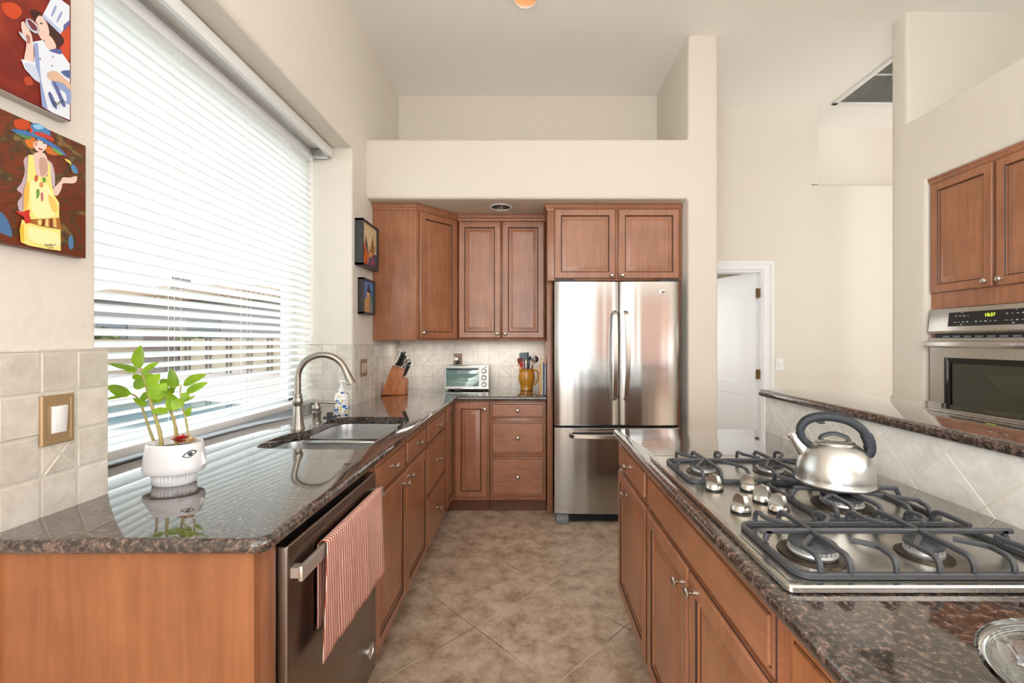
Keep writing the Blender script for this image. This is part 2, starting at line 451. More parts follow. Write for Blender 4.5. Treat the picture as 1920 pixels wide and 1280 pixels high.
# left wall with the window recess and bullnose corners
def holed_wall(name, xf, xb, y0, y1, z0, z1, hy0, hy1, hz0, hz1, r, n=5):
    mb = MB(); L = []
    L.append([V((xf, y0, z0)), V((xf, y1, z0)), V((xf, y1, z1)), V((xf, y0, z1))])
    for k in range(n+1):
        a = pi/2*k/n; d = r*(1-sin(a)); x = xf-r*(1-cos(a))
        L.append([V((x, hy0-d, hz0-d)), V((x, hy1+d, hz0-d)), V((x, hy1+d, hz1+d)), V((x, hy0-d, hz1+d))])
    L.append([V((xb, hy0, hz0)), V((xb, hy1, hz0)), V((xb, hy1, hz1)), V((xb, hy0, hz1))])
    L.append([V((xb, y0, z0)), V((xb, y1, z0)), V((xb, y1, z1)), V((xb, y0, z1))])
    mb.loops(L+[L[0]], 0)
    return struct(mb.build(name, WALL, smooth=50))
holed_wall('wall_left', XL, -1.66, -0.9, 4.12, -0.02, CH+0.02, 1.21, 2.95, 0.86, 2.64, 0.022)
struct(MB().box(-1.6, 1.385, YB, YB+0.12, -0.02, CH+0.02).build('wall_back', WALL))

def cyl_cut(o, c, r, h):
    k = MB().lathe([(r, -h), (r, h)], c, 40).build('cutter', WALL)
    md = o.modifiers.new('cut', 'BOOLEAN'); md.object = k; md.operation = 'DIFFERENCE'; md.solver = 'EXACT'
    bpy.context.view_layer.update()
    dg = bpy.context.evaluated_depsgraph_get(); me = bpy.data.meshes.new_from_object(o.evaluated_get(dg))
    o.modifiers.clear(); o.data = me; me.set_sharp_from_angle(angle=radians(38)); bpy.data.objects.remove(k)

# soffit over the cabinets and the pillar beside the refrigerator: one plastered shell
sof = MB().prism([(-1.24, 2.385), (1.17, 2.385), (1.17, -0.01), (1.389, -0.01), (1.389, CH+0.03), (1.17, CH+0.03), (1.17, 2.823), (-1.24, 2.823)], 'y', 3.21, 4.06, 0, 0.024, 4).build('wall_soffit', WALL, smooth=50)
struct(sof); cyl_cut(sof, (-0.22, 3.415, 2.385), 0.075, 0.10)
ce = MB().box(-1.6, 5.4, -5.4, 4.75, CH, CH+0.14).build('ceiling', CEIL)
struct(ce); cyl_cut(ce, (-0.024, 2.866, CH), 0.072, 0.09)
# passage wall with the open door
struct(MB().box(1.3, 1.42, 4.18, 4.30, -0.02, CH).box(1.42, 2.245, 4.18, 4.30, 2.02, CH).box(2.245, 2.70, 4.18, 4.30, -0.02, CH).prism(fillet([(2.70, 4.18, 0), (2.78, 4.18, 0.04), (2.78, 4.30, 0), (2.70, 4.30, 0)], 8), 'z', 2.84, CH).prism(fillet([(4.18, -0.02, 0), (4.30, -0.02, 0), (4.30, 2.84, 0), (4.18, 2.84, 0.03)], 6), 'x', 2.70, 5.2).build('wall_passage', WALL))
struct(MB().box(2.60, 5.4, 4.62, 4.72, 2.72, CH+0.02).box(2.70, 2.78, 4.30, 4.62, 2.84, CH).box(2.60, 5.4, 4.30, 4.66, 2.74, 2.838).build('wall_hall', WALL))
struct(MB().box(1.0, 3.4, 5.75, 5.85, -0.02, 2.7).box(1.0, 1.1, 4.3, 5.8, -0.02, 2.7).box(3.3, 3.4, 4.42, 5.8, -0.02, 2.7).box(1.0, 3.4, 4.3, 5.85, 2.62, 2.7).build('wall_bedroom', WALL))
cs = MB()
cs.prism([(1.39, 2.02), (2.235, 2.02), (2.235, 0), (2.325, 0), (2.325, 2.095), (1.39, 2.095)], 'y', 4.163, 4.1795)
cs.prism([(1.39, 2.073), (2.303, 2.073), (2.303, 0), (2.328, 0), (2.328, 2.098), (1.39, 2.098)], 'y', 4.152, 4.163)
cs.prism([(1.39, 1.998), (2.222, 1.998), (2.222, 0), (2.2445, 0), (2.2445, 2.0195), (1.39, 2.0195)], 'y', 4.18, 4.30)
struct(cs.build('trim_1', WHITE))
# right wall: cabinet opening below, display ledge above
struct(MB().prism([(3.108, -0.01), (3.108, CH+0.03), (2.976, CH+0.03), (2.976, 2.823), (0.6, 2.823), (0.6, CH+0.03), (0.4, CH+0.03), (0.4, -0.01), (2.03, -0.01), (2.03, 2.385), (2.837, 2.385), (2.837, -0.01)], 'x', 2.57, 3.35, 0, 0.024, 4).build('wall_right', WALL, smooth=50))
struct(MB().box(3.27, 3.42, 0.4, 3.10, -0.02, CH).build('wall_pantry', WALL))
# open-plan room behind the camera
def wall_win(name, axis, a0, a1, lo, hi, holes):
    mb = MB(); cur = lo
    for h0, h1, z0, z1 in holes:
        for q in ((cur, h0, -0.02, CH), (h0, h1, -0.02, z0), (h0, h1, z1, CH)):
            if axis == 'y': mb.box(q[0], q[1], a0, a1, q[2], q[3])
            else: mb.box(a0, a1, q[0], q[1], q[2], q[3])
        cur = h1
    if axis == 'y': mb.box(cur, hi, a0, a1, -0.02, CH)
    else: mb.box(a0, a1, cur, hi, -0.02, CH)
    return struct(mb.build(name, WALL))
wall_win('wall_rear', 'y', -5.4, -5.25, -1.6, 5.4, [(-0.85, 1.55, 0.05, 3.2)])
wall_win('wall_west', 'x', -1.60, XL, -5.4, -0.9, [(-4.5, -1.3, 0.4, 3.35)])
wall_win('wall_east', 'x', 5.15, 5.3, -5.4, 4.75, [(-4.6, -0.6, 0.35, 3.3), (1.5, 3.7, 1.2, 2.8)])
def rear_window(name, x0, x1, z0, z1):
    f = MB()
    for q in ((x0, x0+0.06, z0, z1), (x1-0.06, x1, z0, z1), (x0, x1, z0, z0+0.06), (x0, x1, z1-0.06, z1), ((x0+x1)/2-0.03, (x0+x1)/2+0.03, z0, z1)):
        f.box(q[0], q[1], -5.36, -5.30, q[2], q[3])
    o = struct(f.build(name, VINYL))
    MB().box(x0+0.03, x1-0.03, -5.335, -5.331, z0+0.03, z1-0.03).build('pane', GLASS, o)
rear_window('window_2', -0.85, 1.55, 0.05, 3.2)

# kitchen window
wf = MB(); wx0, wx1 = -1.645, -1.590; y0, y1, z0, z1 = 1.20, 2.96, 0.90, 2.65
for q in ((y0, y0+0.07, z0, z1), (y1-0.07, y1, z0, z1), (y0, y1, z0, z0+0.075), (y0, y1, z1-0.07, z1)):
    wf.box(wx0, wx1, q[0], q[1], q[2], q[3], 0, 0.004)
wf.box(-1.59, -1.505, y0+0.01, y1-0.01, 0.90, 0.920, 0, 0.003).box(-1.59, -1.555, y0+0.01, y1-0.01, 0.92, 0.945, 0, 0.003)
win = struct(wf.build('window_1', VINYL))
MB().box(-1.620, -1.616, y0+0.05, y1-0.05, z0+0.05, z1-0.05).build('pane', GLASS, win)

# ------------------------------------------------------------------ wall tiles
def tilewall(name, fields, mat, plates):
    mb = MB()
    for b in plates: mb.box(*b, 1)
    for f in fields: tiles(mb, *f[0], **f[1]) if isinstance(f, tuple) and isinstance(f[1], dict) else None
    return struct(mb.build(name, [mat, GROUT]))
# near stretch beside the window
tilewall('wall_tile_near', [((V((XL+0.006, 1.2245, 0.908)), -Y, Z, X, 0.5, 0.412, 0.0855, 0.1015), dict(u0=0.0, accents=((1, 1), (1, 2)))),
                             ], TILE, [(XL, XL+0.0118, 0.7, 1.2235, 0.90, 1.319)])
# window jamb and far stretch of the left wall
tilewall('wall_tile_far', [((V((XL+0.006, 2.952, 0.908)), Y, Z, X, 1.05, 0.412, 0.1015, 0.1015), dict(u0=-0.03, accents=((3, 1), (3, 2), (6, 1)))),
                           ((V((-1.56, 2.944, 0.908)), X, Z, -Y, 0.375, 0.412, 0.1015, 0.1015), dict(u0=0.07))], TILE,
         [(XL, XL+0.0118, 2.944, 3.995, 0.90, 1.319), (-1.56, XL+0.004, 2.9385, 2.949, 0.90, 1.319)])
# behind the counter on the back wall, with diamond accents
bt = MB().box(-1.18, 0.14, YB-0.0118, YB-0.0005, 0.90, 1.40, 1)
O = V((-1.18, YB-0.006, 0.908)); skip = []
for c in (2, 9):
    for a in (0, 1):
        for r in (1, 2): skip.append((c+a, r))
tiles(bt, O, X, Z, -Y, 1.32, 0.49, 0.1015, 0.1015, u0=0.0, skip=skip, kw=dict(gap=0.003, t=0.007, ch=0.001))
for c in (2, 9):
    k = 0.1015; q = [(c*k, k), ((c+2)*k, k), ((c+2)*k, 3*k), (c*k, 3*k)]; m = [((q[i][0]+q[(i+1) % 4][0])/2, (q[i][1]+q[(i+1) % 4][1])/2) for i in range(4)]
    cc = ((c+1)*k, 2*k)
    for i in range(4):
        tile(bt, [q[i], m[i], m[i-1]], O, X, Z, -Y)
        a, b = m[i-1], m[i]; h1 = ((a[0]+cc[0])/2, (a[1]+cc[1])/2)
        tile(bt, [cc, ((m[i-1][0]), (m[i-1][1])), ((m[i-1][0]+m[i][0])/2, (m[i-1][1]+m[i][1])/2)], O, X, Z, -Y)
        tile(bt, [cc, ((m[i-1][0]+m[i][0])/2, (m[i-1][1]+m[i][1])/2), m[i]], O, X, Z, -Y)
struct(bt.build('wall_tile_back', [TILEB, pmat('pale_grout', (220, 212, 198), 0.8)]))
# half wall of the island with diagonal tiles
struct(MB().box(1.132, 1.25, -0.5, 2.077, -0.01, 1.0745).build('wall_island', WALL))
it = MB().box(1.1232, 1.132, -0.5, 2.077, 0.90, 1.0745, 1)
O = V((1.128, 2.077, 0.905)); d = 0.150; h = d*0.7071
for i in range(-1, 16):
    for j in range(-2, 3):
        cx, cy = i*2*h+(h if j % 2 else 0)+0.05, j*h+0.03
        p = clip([(cx+h, cy), (cx, cy+h), (cx-h, cy), (cx, cy-h)], 0, 2.57, 0, 0.168)
        if len(p) > 2: tile(it, p, O, -Y, Z, -X, 0.0022, 0.0058, 0.0008)
struct(it.build('wall_tile_island', [TILEB, pmat('cream_grout', (226, 218, 204), 0.8)]))
# end face tiles of the half wall
# ------------------------------------------------------------------ cabinets
PRO = [(0, 0.013, 0), (0.002, 0.0155, 1), (0.006, 0.0165, 0), (0.009, 0.020, 0), (0.050, 0.020, 0), (0.0515, 0.0165, 1), (0.054, 0.0150, 1), (0.0555, 0.0085, 0), (0.0575, 0.0070, 1), (0.0600, 0.0070, 0), (0.090, 0.0190, 0), (0.0915, 0.0190, 0)]
DRW = [(0, 0.012, 0), (0.002, 0.0145, 1), (0.013, 0.0155, 0), (0.0145, 0.0145, 1), (0.0165, 0.0145, 1), (0.018, 0.020, 0), (0.020, 0.020, 0)]
def knob(parent, P, N):
    MB().lathe([(0.0085, 0), (0.0085, 0.002), (0.0055, 0.004), (0.005, 0.012), (0.008, 0.017), (0.0145, 0.021), (0.0155, 0.0245), (0.0125, 0.0285), (0.006, 0.0305), (0.0, 0.031)], P, 20, 0, N).build('knob', NICKEL, parent)
def front(kind, parent, O, U, N, w, h, kn=None, mat=None):
    O, U, N = V(O), V(U), V(N)
    small = min(w, h) < 0.2 and kind == 'door'
    prof = PRO if kind == 'door' else DRW
    if kind == 'door' and min(w, h) < 0.215:
        k = min(w, h)/0.215*0.95; prof = [(i*k, z, m) for i, z, m in PRO]
    o = MB().panel(O, U, Z, N, w, h, prof).build(kind, [mat or (WOODM if kind == 'door' else WOODH), GLAZE], parent)
    if kn: knob(o, O+U*kn[0]+Z*kn[1]+N*0.0195, N)
    return o
def crown(parent, pts, z0, z1):
    """stepped crown strip along a plan path whose outside is on the right"""
    mb = MB(); P = [V(p) for p in pts]; k = len(P)
    def off(d):
        out = []
        for i in range(k):
            e1 = (P[i]-P[i-1]).normalized() if i else (P[1]-P[0]).normalized()
            e2 = (P[i+1]-P[i]).normalized() if i < k-1 else e1
            n1, n2 = V((e1.y, -e1.x)), V((e2.y, -e2.x)); out.append(P[i]+(n1+n2)/(1+n1.dot(n2))*d)
        return out
    prof = [(0, z0), (0.006, z0), (0.008, z0+0.006), (0.008, z0+0.012), (0.016, z0+0.022), (0.020, z1-0.012), (0.024, z1-0.010), (0.024, z1), (0, z1)]
    L = [[V((p.x, p.y, z)) for p in off(d)] for d, z in prof]
    mb.loops(L, 0, closed=False); mb.build('crown', WOODM, parent)

FN = -Y; FL = X; FI = -X
# --- peninsula end panel (left run, nearest)
xf = -0.605
t = thing('end_panel', (-0.9, 1.0, 0), 'orange maple panel closing the near end of the left counter run', 'cabinet panel')
MB().box(-1.188, xf, 0.962, 0.985, 0.0, 0.878).build('panel', WOODE, t)
MB().box(xf-0.03, xf, 0.985, 1.046, 0.0, 0.878, 0, 0.002).build('stile', WOODM, t)
MB().box(-1.189, -1.168, 0.948, 0.9615, 0.0, 0.878, 0, 0.003).build('scribe_strip', WDARK, t)

# --- dishwasher
t = thing('dishwasher', (-0.88, 1.355, 0), 'dark steel dishwasher under the near end of the left counter', 'dishwasher')
MB().box(-1.17, -0.625, 1.055, 1.652, 0.02, 0.868).build('tub', BLACK, t)
MB().box(-0.63, -0.626+0.002, 1.056, 1.651, 0.0, 0.10).build('toe_plate', BLACK, t)
dw = MB().box(-0.622, -0.58, 1.052, 1.656, 0.11, 0.846, 0, 0.006, 3).build('door', DSTEEL, t)
hb = MB().box(-0.560, -0.548, 1.058, 1.650, 0.757, 0.794, 0, 0.003)
for yy in (1.075, 1.633): hb.box(-0.581, -0.558, yy-0.012, yy+0.012, 0.763, 0.788)
hb.build('handle', pmat('satin_handle', (214, 210, 204), 0.38, 0.85), dw)
MB().box(-0.5805, -0.5792, 1.13, 1.24, 0.8225, 0.8255).build('indicator_slot', BLACK, dw)
bd = MB().lathe([(0.026, 0), (0.026, 0.002), (0.0235, 0.0025), (0.0235, 0.001)], (-0.58, 1.603, 0.205), 28, 0, X)
for i, (yy, z0, z1) in enumerate(((-0.008, -0.002, 0.013), (-0.003, -0.002, 0.016), (0.002, -0.002, 0.018), (0.007, -0.002, 0.015), (-0.007, -0.013, -0.006), (0.0, -0.014, -0.006), (0.006, -0.012, -0.006))):
    bd.box(-0.5795, -0.5782, 1.603+yy-0.0015, 1.603+yy+0.0015, 0.205+z0, 0.205+z1)
bd.build('emblem', CHROME, dw)

def base_body(t, x0, x1, y0, y1, top=0.878, toe=None):
    MB().box(x0, x1, y0, y1, 0.105, top, 0, 0.001).build('carcass', WOODM, t)
    if toe: MB().box(*toe).build('toe_kick', WDARK, t)

# --- sink base
t = thing('sink_base_cabinet', (-0.9, 2.09, 0), 'brown maple base cabinet under the sink with two false drawers over two doors', 'cabinet', 'base cabinets')
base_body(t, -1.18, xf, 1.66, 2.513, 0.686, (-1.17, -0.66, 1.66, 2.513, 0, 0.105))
MB().box(-0.622, xf, 1.66, 2.513, 0.687, 0.878).build('apron', WOODM, t)
front('drawer', t, (xf, 1.668, 0.742), Y, FL, 0.412, 0.124, (0.206, 0.062))
front('drawer', t, (xf, 2.092, 0.742), Y, FL, 0.412, 0.124, (0.206, 0.062))
front('door', t, (xf, 1.668, 0.125), Y, FL, 0.418, 0.602, (0.385, 0.545))
front('door', t, (xf, 2.090, 0.125), Y, FL, 0.418, 0.602, (0.033, 0.56))
# --- drawer stack
t = thing('drawer_base_cabinet', (-0.9, 2.8, 0), 'brown maple three drawer base cabinet between sink and corner on the window side', 'cabinet', 'base cabinets')
base_body(t, -1.18, xf, 2.516, 3.082, 0.878, (-1.17, -0.66, 2.516, 3.082, 0, 0.105))
for z0, h in ((0.742, 0.124), (0.445, 0.28), (0.125, 0.303)):
    front('drawer', t, (xf, 2.526, z0), Y, FL, 0.546, h, (0.273, h/2))
# --- corner cabinet
t = thing('corner_base_cabinet', (-0.9, 3.6, 0), 'brown maple corner base cabinet with a folding pair of narrow doors', 'cabinet', 'base cabinets')
yf = 3.40
MB().prism([(-1.18, 3.085), (xf, 3.085), (xf, yf), (-0.312, yf), (-0.312, 3.98), (-1.18, 3.98)], 'z', 0.105, 0.878).build('carcass', WOODM, t)
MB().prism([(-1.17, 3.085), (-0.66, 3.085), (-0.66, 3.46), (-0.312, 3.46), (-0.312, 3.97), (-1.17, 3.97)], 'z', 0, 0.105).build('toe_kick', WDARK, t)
front('door', t, (xf, 3.095, 0.128), Y, FL, 0.28, 0.738)
front('door', t, (-0.578, yf, 0.128), X, FN, 0.258, 0.738, (0.235, 0.685))
# --- drawers left of the refrigerator
t = thing('drawer_base_cabinet', (-0.09, 3.6, 0), 'brown maple three drawer base cabinet below the crock, beside the refrigerator', 'cabinet', 'base cabinets')
base_body(t, -0.309, 0.132, yf, 3.98, 0.878, (-0.309, 0.132, 3.46, 3.97, 0, 0.105))
for z0, h in ((0.742, 0.124), (0.464, 0.256), (0.142, 0.30)):
    front('drawer', t, (-0.300, yf, z0), X, FN, 0.424, h, (0.212, h/2))

# --- upper cabinets
t = thing('corner_wall_cabinet', (-0.95, 3.7, 1.345), 'brown maple diagonal corner wall cabinet beside the framed pictures', 'cabinet', 'wall cabinets')
MB().prism([(-1.186, 3.325), (-0.86, 3.325), (-0.590, 3.62), (-0.590, 3.985), (-1.186, 3.985)], 'z', 1.345, 2.35, 0, 0.002).build('carcass', WOODM, t)
crown(t, [(-1.186, 3.325), (-0.86, 3.325), (-0.590, 3.62)], 2.335, 2.383)
U = V((0.27, 0.295, 0)).normalized(); N = V((U.y, -U.x, 0))
front('door', t, V((-0.86, 3.325, 1.358))+U*0.022+N*0.0005, U, N, 0.356, 0.972, (0.028, 0.045))
t = thing('wall_cabinet', (-0.22, 3.8, 1.345), 'brown maple two door wall cabinet above the toaster oven', 'cabinet', 'wall cabinets')
MB().box(-0.585, 0.134, 3.62, 3.985, 1.345, 2.35, 0, 0.002).build('carcass', WOODM, t)
crown(t, [(-0.585, 3.62), (0.134, 3.62)], 2.335, 2.383)
front('door', t, (-0.582, 3.62, 1.362), X, FN, 0.350, 0.965, (0.322, 0.038))
front('door', t, (-0.224, 3.62, 1.362), X, FN, 0.350, 0.965, (0.028, 0.038))
t = thing('refrigerator_cabinet', (0.65, 3.7, 0), 'brown maple cabinet over the refrigerator with its tall side panels', 'cabinet', 'wall cabinets')
MB().box(0.140, 1.164, 3.34, 3.985, 1.80, 2.35, 0, 0.002).build('carcass', WOODM, t)
MB().box(0.140, 0.185, 3.40, 3.985, 0.0, 1.80, 0, 0.002).build('side_panel', WOODM, t)
MB().box(1.145, 1.164, 3.36, 3.985, 0.0, 1.80, 0, 0.002).build('side_panel', WOODM, t)
crown(t, [(0.140, 3.70), (0.140, 3.34), (1.164, 3.34)], 2.335, 2.383)
front('door', t, (0.192, 3.34, 1.812), X, FN, 0.466, 0.532, (0.435, 0.025))
front('door', t, (0.678, 3.34, 1.812), X, FN, 0.466, 0.532, (0.030, 0.025))

# --- island cabinets
xi = 0.445
t = thing('island_cabinet', (0.8, 1.85, 0), 'maple island cabinet with one drawer and one door at the end by the refrigerator', 'cabinet', 'island cabinets')
base_body(t, xi, 1.125, 1.592, 2.10, 0.878, (xi+0.075, 1.12, 1.592, 2.09, 0, 0.105))
front('drawer', t, (xi, 2.093, 0.745), -Y, FI, 0.49, 0.124, (0.245, 0.062))
front('door', t, (xi, 2.093, 0.155), -Y, FI, 0.49, 0.576, (0.19, 0.515))
t = thing('cooktop_cabinet', (0.8, 1.16, 0), 'maple island cabinet below the gas cooktop with wide false front and two doors', 'cabinet', 'island cabinets')
MB().box(xi, 1.125, 0.745, 1.590, 0.105, 0.70, 0, 0.001).box(xi, xi+0.03, 0.745, 1.59, 0.70, 0.878).build('carcass', WOODM, t)
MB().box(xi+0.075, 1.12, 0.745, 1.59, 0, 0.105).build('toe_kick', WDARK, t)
front('drawer', t, (xi, 1.580, 0.745), -Y, FI, 0.818, 0.124)
front('door', t, (xi, 1.580, 0.155), -Y, FI, 0.406, 0.576, (0.362, 0.515))
front('door', t, (xi, 1.170, 0.155), -Y, FI, 0.408, 0.576, (0.050, 0.540))
t = thing('island_cabinet', (0.8, 0.3, 0), 'maple island cabinet nearest the camera, its top drawer corner just showing', 'cabinet', 'island cabinets')
base_body(t, xi, 1.125, -0.38, 0.743, 0.878, (xi+0.075, 1.12, -0.38, 0.743, 0, 0.105))
front('drawer', t, (xi, 0.722, 0.745), -Y, FI, 0.44, 0.124, (0.22, 0.062), WOODE)
front('door', t, (xi, 0.722, 0.155), -Y, FI, 0.44, 0.576, (0.40, 0.53), WOODE)

# --- oven tower
t = thing('oven_cabinet', (2.9, 2.43, 0), 'tall maple oven cabinet with two upper doors on the right wall', 'cabinet')
xo = 2.605
ob = MB().box(xo, 3.24, 2.036, 2.075, 0.0, 2.35).box(xo, 3.24, 2.79, 2.832, 0.0, 2.35).box(xo, 3.24, 2.075, 2.79, 1.545, 2.35).box(xo, 3.24, 2.075, 2.79, 0, 0.70).box(3.2, 3.24, 2.075, 2.79, 0.7, 1.545)
ob.build('carcass', WOODM, t)
crown(t, [(xo, 2.832), (xo, 2.036)][::-1][::-1], 2.335, 2.383)
front('door', t, (xo, 2.822, 1.645), -Y, FI, 0.384, 0.70, (0.35, 0.035))
front('door', t, (xo, 2.428, 1.645), -Y, FI, 0.384, 0.70, (0.034, 0.035))

# ------------------------------------------------------------------ counters
sink_hole = [(p.x, p.y) for p in spline([(-0.70, 1.715), (-0.90, 1.725), (-1.05, 1.735), (-1.095, 1.76), (-1.112, 1.83), (-1.112, 1.94), (-1.10, 2.01), (-1.065, 2.055), (-1.055, 2.12), (-1.063, 2.22), (-1.062, 2.36), (-1.04, 2.43), (-0.98, 2.455), (-0.85, 2.455), (-0.72, 2.445), (-0.672, 2.41), (-0.658, 2.33), (-0.658, 2.15), (-0.655, 1.95), (-0.655, 1.80), (-0.665, 1.735)], 4, True)]
out = fillet([(-1.207, 0.935, 0), (-0.562, 0.935, 0.035), (-0.562, 3.36, 0.03), (0.134, 3.36, 0), (0.134, 4.0, 0), (-1.20, 4.0, 0), (-1.20, 2.945, 0), (-1.515, 2.945, 0), (-1.515, 1.215, 0), (-1.207, 1.215, 0)], 6)
ct = slab(out, [sink_hole], 0.879, 0.914, 0.014, 8).build('granite_countertop', GRAN, smooth=30)
tag(ct, 'polished brown granite counter running under the window and into the corner', 'countertop', 'granite counters')
out = fillet([(0.405, -0.40, 0), (1.130, -0.40, 0), (1.130, 2.125, 0), (0.405, 2.125, 0.02)], 6)
ck = rrect(0.462, 0.965, 0.758, 1.565, 0.02)
it_ = slab(out, [ck], 0.879, 0.914, 0.014, 8).build('granite_countertop', GRAN, smooth=30)
tag(it_, 'polished brown granite counter of the island around the cooktop', 'countertop', 'granite counters')
out = fillet([(1.095, -0.5, 0), (1.55, -0.5, 0), (1.55, 2.113, 0.02), (1.095, 2.113, 0.03)], 6)
bar = slab(out, [], 1.0755, 1.110, 0.016, 8).build('bar_top', GRAN, smooth=30)
tag(bar, 'raised granite bar top behind the cooktop on the half wall', 'countertop', 'granite counters')

# --- sink
t = thing('kitchen_sink', (-0.87, 2.08, 0.69), 'undermount stainless double bowl sink below the gooseneck faucet', 'sink')
def bowl(x0, x1, y0, y1, depth):
    L = []
    for d, z, r in ((-0.02, 0.877, 0.09), (0.0, 0.877, 0.085), (0.003, 0.874, 0.085), (0.008, 0.83, 0.08), (0.014, 0.877-depth+0.03, 0.075), (0.03, 0.877-depth+0.006, 0.06), (0.05, 0.877-depth, 0.04)):
        L.append([V((p[0], p[1], z)) for p in rrect(x0+d, x1-d, y0+d, y1-d, r, 8)])
    b = MB().loops(L, 0, False, True).build('bowl', SINKM, t)
    cx, cy = (x0+x1)/2-0.05, (y0+y1)/2
    MB().lathe([(0.045, 0.001), (0.042, 0.003), (0.032, 0.0015), (0.0, 0.0008)], (cx, cy, 0.877-depth), 28).build('drain', CHROME, b)
bowl(-1.118, -0.648, 1.708, 2.045, 0.185); bowl(-1.070, -0.650, 2.062, 2.462, 0.185)
MB().box(-1.05, -0.66, 2.02, 2.09, 0.862, 0.8765, 0, 0.006).build('divider', SINKM, t)

# --- faucet
t = thing('faucet', (-1.127, 2.13, 0.914), 'brushed nickel gooseneck faucet standing behind the sink', 'faucet', 'sink fittings')
c = (-1.127, 2.13, 0.914)
MB().lathe([(0.0325, 0), (0.0325, 0.006), (0.030, 0.010), (0.029, 0.016), (0.022, 0.075), (0.0185, 0.108), (0.018, 0.112), (0.021, 0.118), (0.0235, 0.128), (0.0235, 0.140), (0.0195, 0.150), (0.021, 0.156), (0.021, 0.162), (0.017, 0.168)], c, 32).build('base', FAUCET, t)
pts = [(-1.127, 2.13, 1.075), (-1.127, 2.13, 1.13)]
for k in range(17):
    a = pi-k*pi/16*0.90; pts.append((-1.017+0.11*cos(a), 2.13+0.02*(1+cos(a)), 1.162+0.11*sin(a)))
MB().tube(spline(pts, 2), 0.0150, 14).build('spout', FAUCET, t)
e = V(pts[-1]); dr = (V(pts[-1])-V(pts[-2])).normalized()
sp = MB().lathe([(0.0165, -0.006), (0.0175, 0.0), (0.0175, 0.02), (0.0195, 0.045), (0.022, 0.066), (0.0235, 0.069), (0.0235, 0.074), (0.019, 0.076)], e, 24, 0, dr)
sp.build('spray_head', FAUCET, t)
t = thing('tap_lever', (-1.108, 2.28, 0.914), 'brushed nickel lever handle right of the gooseneck faucet', 'tap lever', 'sink fittings')
c = (-1.108, 2.28, 0.914)
MB().lathe([(0.026, 0), (0.026, 0.004), (0.0215, 0.008), (0.0205, 0.045), (0.023, 0.049), (0.023, 0.056), (0.018, 0.062), (0.021, 0.074), (0.0205, 0.086), (0.012, 0.098), (0.009, 0.108), (0.0, 0.111)], c, 28).build('body', FAUCET, t)
MB().tube([(-1.135, 2.275, 1.018), (-1.108, 2.28, 1.020), (-1.07, 2.29, 1.020), (-1.035, 2.30, 1.017), (-1.01, 2.305, 1.016)], [0.006, 0.008, 0.0065, 0.0085, 0.005], 12).build('lever', FAUCET, t)
o = MB().lathe([(0.036, 0), (0.036, 0.004), (0.020, 0.007), (0.0165, 0.009), (0.0165, 0.026), (0.014, 0.028), (0.0, 0.0285)], (-1.112, 2.44, 0.9145), 28).build('sink_stopper', DGREY)
tag(o, 'dark rubber sink stopper lying beside the tap lever', 'stopper')
# ------------------------------------------------------------------ refrigerator
t = thing('refrigerator', (0.65, 3.6, 0), 'stainless french door refrigerator with bottom freezer drawer', 'refrigerator')
MB().box(0.205, 1.085, 3.27, 3.96, 0.03, 1.765, 0, 0.004).build('cabinet_body', DGREY, t)
def fdoor(name, x0, x1, z0, z1):
    y, d = 3.262, 0.062; n = 18; L = []
    xs = [x0+(x1-x0)*i/n for i in range(n+1)]
    def fy(x):
        q = (x-x0)/(x1-x0)*2-1; e = 0.010*(abs(q)**14)
        return y-d-0.010*(1-q*q)+e
    for z, i in ((z0, 0.004), (z0+0.004, 0), (z1-0.004, 0), (z1, 0.004)):
        L.append([V((x, fy(x)+i, z)) for x in xs]+[V((x1, y, z)), V((x0, y, z))])
    return MB().loops(L, 0, True, True).build(name, FRIDGE, t, smooth=40)
dl = fdoor('door', 0.187, 0.6575, 0.722, 1.776); dr_ = fdoor('door', 0.6645, 1.101, 0.722, 1.776); fz = fdoor('freezer_drawer', 0.187, 1.101, 0.075, 0.704)
for d, x in ((dl, 0.622), (dr_, 0.702)):
    pts = [(x, 3.185, 1.555)]+[(x+0.008*sin(pi*k/12)*(1 if d is dr_ else -0.2), 3.165-0.045*sin(pi*(k+1)/14), 1.54-0.61*k/12) for k in range(13)]+[(x, 3.185, 0.915)]
    MB().bar(spline(pts, 3), 0.030, 0.014, 0, up=(0, -1, 0.001)).build('handle', NICKEL, d)
pts = [(0.30, 3.185, 0.652)]+[(0.315+0.66*k/12, 3.165-0.040*sin(pi*(k+1)/14), 0.652) for k in range(13)]+[(0.99, 3.185, 0.652)]
MB().bar(spline(pts, 3), 0.014, 0.030, 0).build('handle', NICKEL, fz)
bd = MB().box(0.952, 1.008, 3.187, 3.193, 1.687, 1.713, 0, 0.002)
bd.box(0.962, 1.000, 3.1862, 3.1875, 1.696, 1.704, 1)
bd.build('badge', [CHROME, DGREY], dr_)
g = MB().box(0.215, 1.075, 3.235, 3.27, 0.012, 0.068, 0)
for k in range(4): g.box(0.30, 1.00, 3.228, 3.236, 0.018+k*0.011, 0.023+k*0.011, 0)
g.build('toe_grille', BLACK, t)
for x in (0.20, 1.00):
    MB().prism([(3.20, 0.0), (3.29, 0.0), (3.29, 0.07), (3.225, 0.07), (3.20, 0.03)], 'x', x, x+0.09, 0, 0.004).build('foot', GREYP, t)
for x in (0.19, 0.96): MB().box(x, x+0.14, 3.21, 3.34, 1.777, 1.795, 0, 0.004).build('hinge_cover', DGREY, t)

